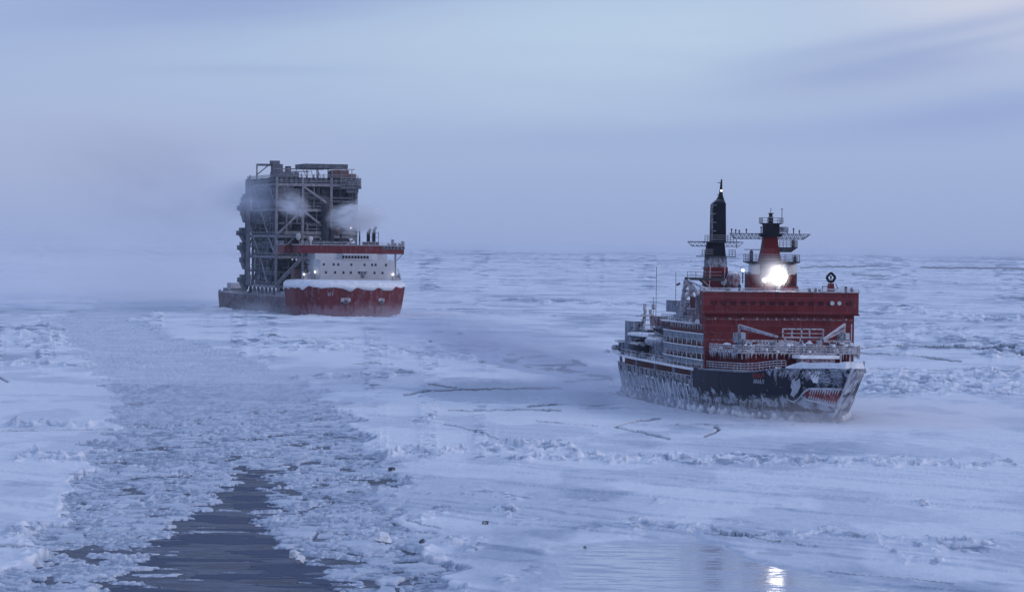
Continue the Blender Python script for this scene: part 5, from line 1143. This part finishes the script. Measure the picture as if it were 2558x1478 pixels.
for a in ((735, 1392, .45, 'bright white ice lump at the right edge of open water'), (955, 1352, .7, 'pale upright ice slab in the brash right of open water'),
          (2312, 1266, .55, 'lone white ice lump on the smooth plain, lower right'), (1597, 1312, .7, 'rounded snowy block at the start of the low ridge'), (750, 1404, .4, 'smaller white ice lump below the brightest one')):
    ice_block(*a[:4], seed=int(a[0]), mat=BL)

# ------------------------------------------------------------------ air: haze, sea smoke, steam, added lamp halo
def vol_mat(name, col_, dens, scale=None, thr=(.4, .7), fall=2.0, squash=(1, 1, 1), aniso=.2, seed=0.0):
    m = bpy.data.materials.new(name); m.use_nodes = True; t = m.node_tree
    t.nodes.remove(t.nodes['Principled BSDF']); out = t.nodes['Material Output']
    v = nd(t, 'ShaderNodeVolumePrincipled'); v.inputs['Color'].default_value = (*col_, 1); v.inputs['Density'].default_value = dens; v.inputs['Anisotropy'].default_value = aniso
    t.links.new(v.outputs[0], out.inputs['Volume'])
    if scale:
        oc = nd(t, 'ShaderNodeTexCoord').outputs['Object']
        le = nd(t, 'ShaderNodeVectorMath', operation='LENGTH'); t.links.new(oc, le.inputs[0])
        fo = math_n(t, 'POWER', math_n(t, 'SUBTRACT', 1.0, le.outputs['Value'], True), fall)
        n = noise_n(t, map_n(t, oc, squash, loc=(seed, seed * .7, 0)), scale, 3, .6, .4)
        d = math_n(t, 'MULTIPLY', math_n(t, 'MULTIPLY', ramp_n(t, n, [(thr[0], 0.0), (thr[1], 1.0)]), fo), dens)
        t.links.new(d, v.inputs['Density'])
    return m
hz = MB().box(-31000, 31000, -3200, 61000, -1.5, 68).build('haze', vol_mat('haze_air', (.86, .90, .97), HAZE)); tag(hz, 'thin cold haze over the whole ice field', None, None, 'stuff')
def plume(name, label, c, rad, rz, mat):
    bm = bmesh.new(); bmesh.ops.create_icosphere(bm, subdivisions=3, radius=1); me = bpy.data.meshes.new(name); bm.to_mesh(me); bm.free(); me.materials.append(mat)
    o = bpy.data.objects.new(name, me); COL.objects.link(o); o.location = c; o.scale = rad; o.rotation_euler = (0, R(rz[0]), R(rz[1])); tag(o, label, None, None, 'stuff')
WHT = (.90, .92, .97)
plume('steam', 'white steam drifting in front of the module to the right', (-60, 1500, 38.5), (14, 12, 7.5), (-4, 0), vol_mat('steam_a', (.97, .98, 1.0), .85, 2.2, (.38, .62), 1.2, (1, 1, 1.6)))
plume('steam', 'small puff of steam before the upper module', (-86.5, 1512, 43), (8, 8, 6), (20, 0), vol_mat('steam_b', WHT, .4, 2.0, (.36, .6), 1.2, (1, 1, 1), seed=4.0))
plume('steam', 'thin veil of steam over the upper left module', (-100, 1535, 46), (26, 14, 10), (0, 0), vol_mat('steam_c', (.80, .84, .93), .12, 2.0, (.3, .6), 1.0, (1, 1, 1), seed=2.0))
plume('smoke', 'faint grey smoke trailing left from the module', (-150, 1640, 50), (66, 34, 32), (14, 0), vol_mat('smoke_a', (.64, .66, .76), .022, 1.8, (.35, .65), 1.2, (1, 1, 1.3), seed=7.0))
plume('sea_smoke', 'bank of sea smoke behind the carrier stern', (-200, 1900, 6), (190, 150, 36), (0, 0), vol_mat('sea_smoke_a', (.97, .97, 1.0), .032, 1.6, (.3, .65), 1.1, (1, 1, .8), seed=1.0))
plume('sea_smoke', 'sea smoke over the carrier wake', (-190, 1650, 1), (80, 60, 9), (0, 0), vol_mat('sea_smoke_b', (.72, .76, .86), .02, 2.2, (.35, .65), 1.0, (1, 1, .8), seed=3.0))
plume('sea_smoke', 'mist along the side of the carrier hull', (-95, 1560, 1), (14, 95, 6), (0, 13), vol_mat('sea_smoke_c', WHT, .10, 3.0, (.3, .6), .8, (1, 1, .6), seed=5.0))
plume('sea_smoke', 'mist trail between carrier bow and icebreaker stern', (-8, 1000, 1), (30, 330, 8), (0, 6), vol_mat('sea_smoke_d', (.62, .66, .80), .024, 3.5, (.35, .65), .9, (1, .7, .5), seed=9.0))
plume('sea_smoke', 'mist around the icebreaker stern and side', (22, 690, 0), (20, 100, 6), (0, 10), vol_mat('sea_smoke_e', (.78, .82, .92), .042, 2.6, (.32, .62), .8, (1, 1, .6), seed=11.0))
plume('sea_smoke', 'spray mist round the icebreaker bow', (56, 590, 0), (34, 28, 6), (0, 0), vol_mat('sea_smoke_f', (.93, .90, .92), .055, 2.4, (.36, .62), .9, (1, 1, .7), seed=13.0))
plume('sea_smoke', 'mist hanging over the broken channel', (-44, 640, 0), (26, 200, 9), (0, -5), vol_mat('sea_smoke_g', (.82, .86, .96), .014, 3.0, (.32, .62), .9, (1, .8, .6), seed=15.0))
plume('sea_smoke', 'spray mist rising at the carrier bow', (-52, 1474, 0), (30, 14, 7), (0, 0), vol_mat('sea_smoke_h', (.9, .88, .92), .05, 2.4, (.3, .62), .9, (1, 1, .7), seed=17.0))
plume('steam', 'fog ball added round the searchlight to stand in for lens glare', (42.5, 632, 23.5), (3.8, 2.6, 3.5), (0, 0), vol_mat('lamp_glare_fog', (.95, .95, .97), 1.3, 1.2, (.1, .5), 1.7))  # no steam source here: fog added so the lamp spreads into a glare halo
print('objects', len(bpy.data.objects))
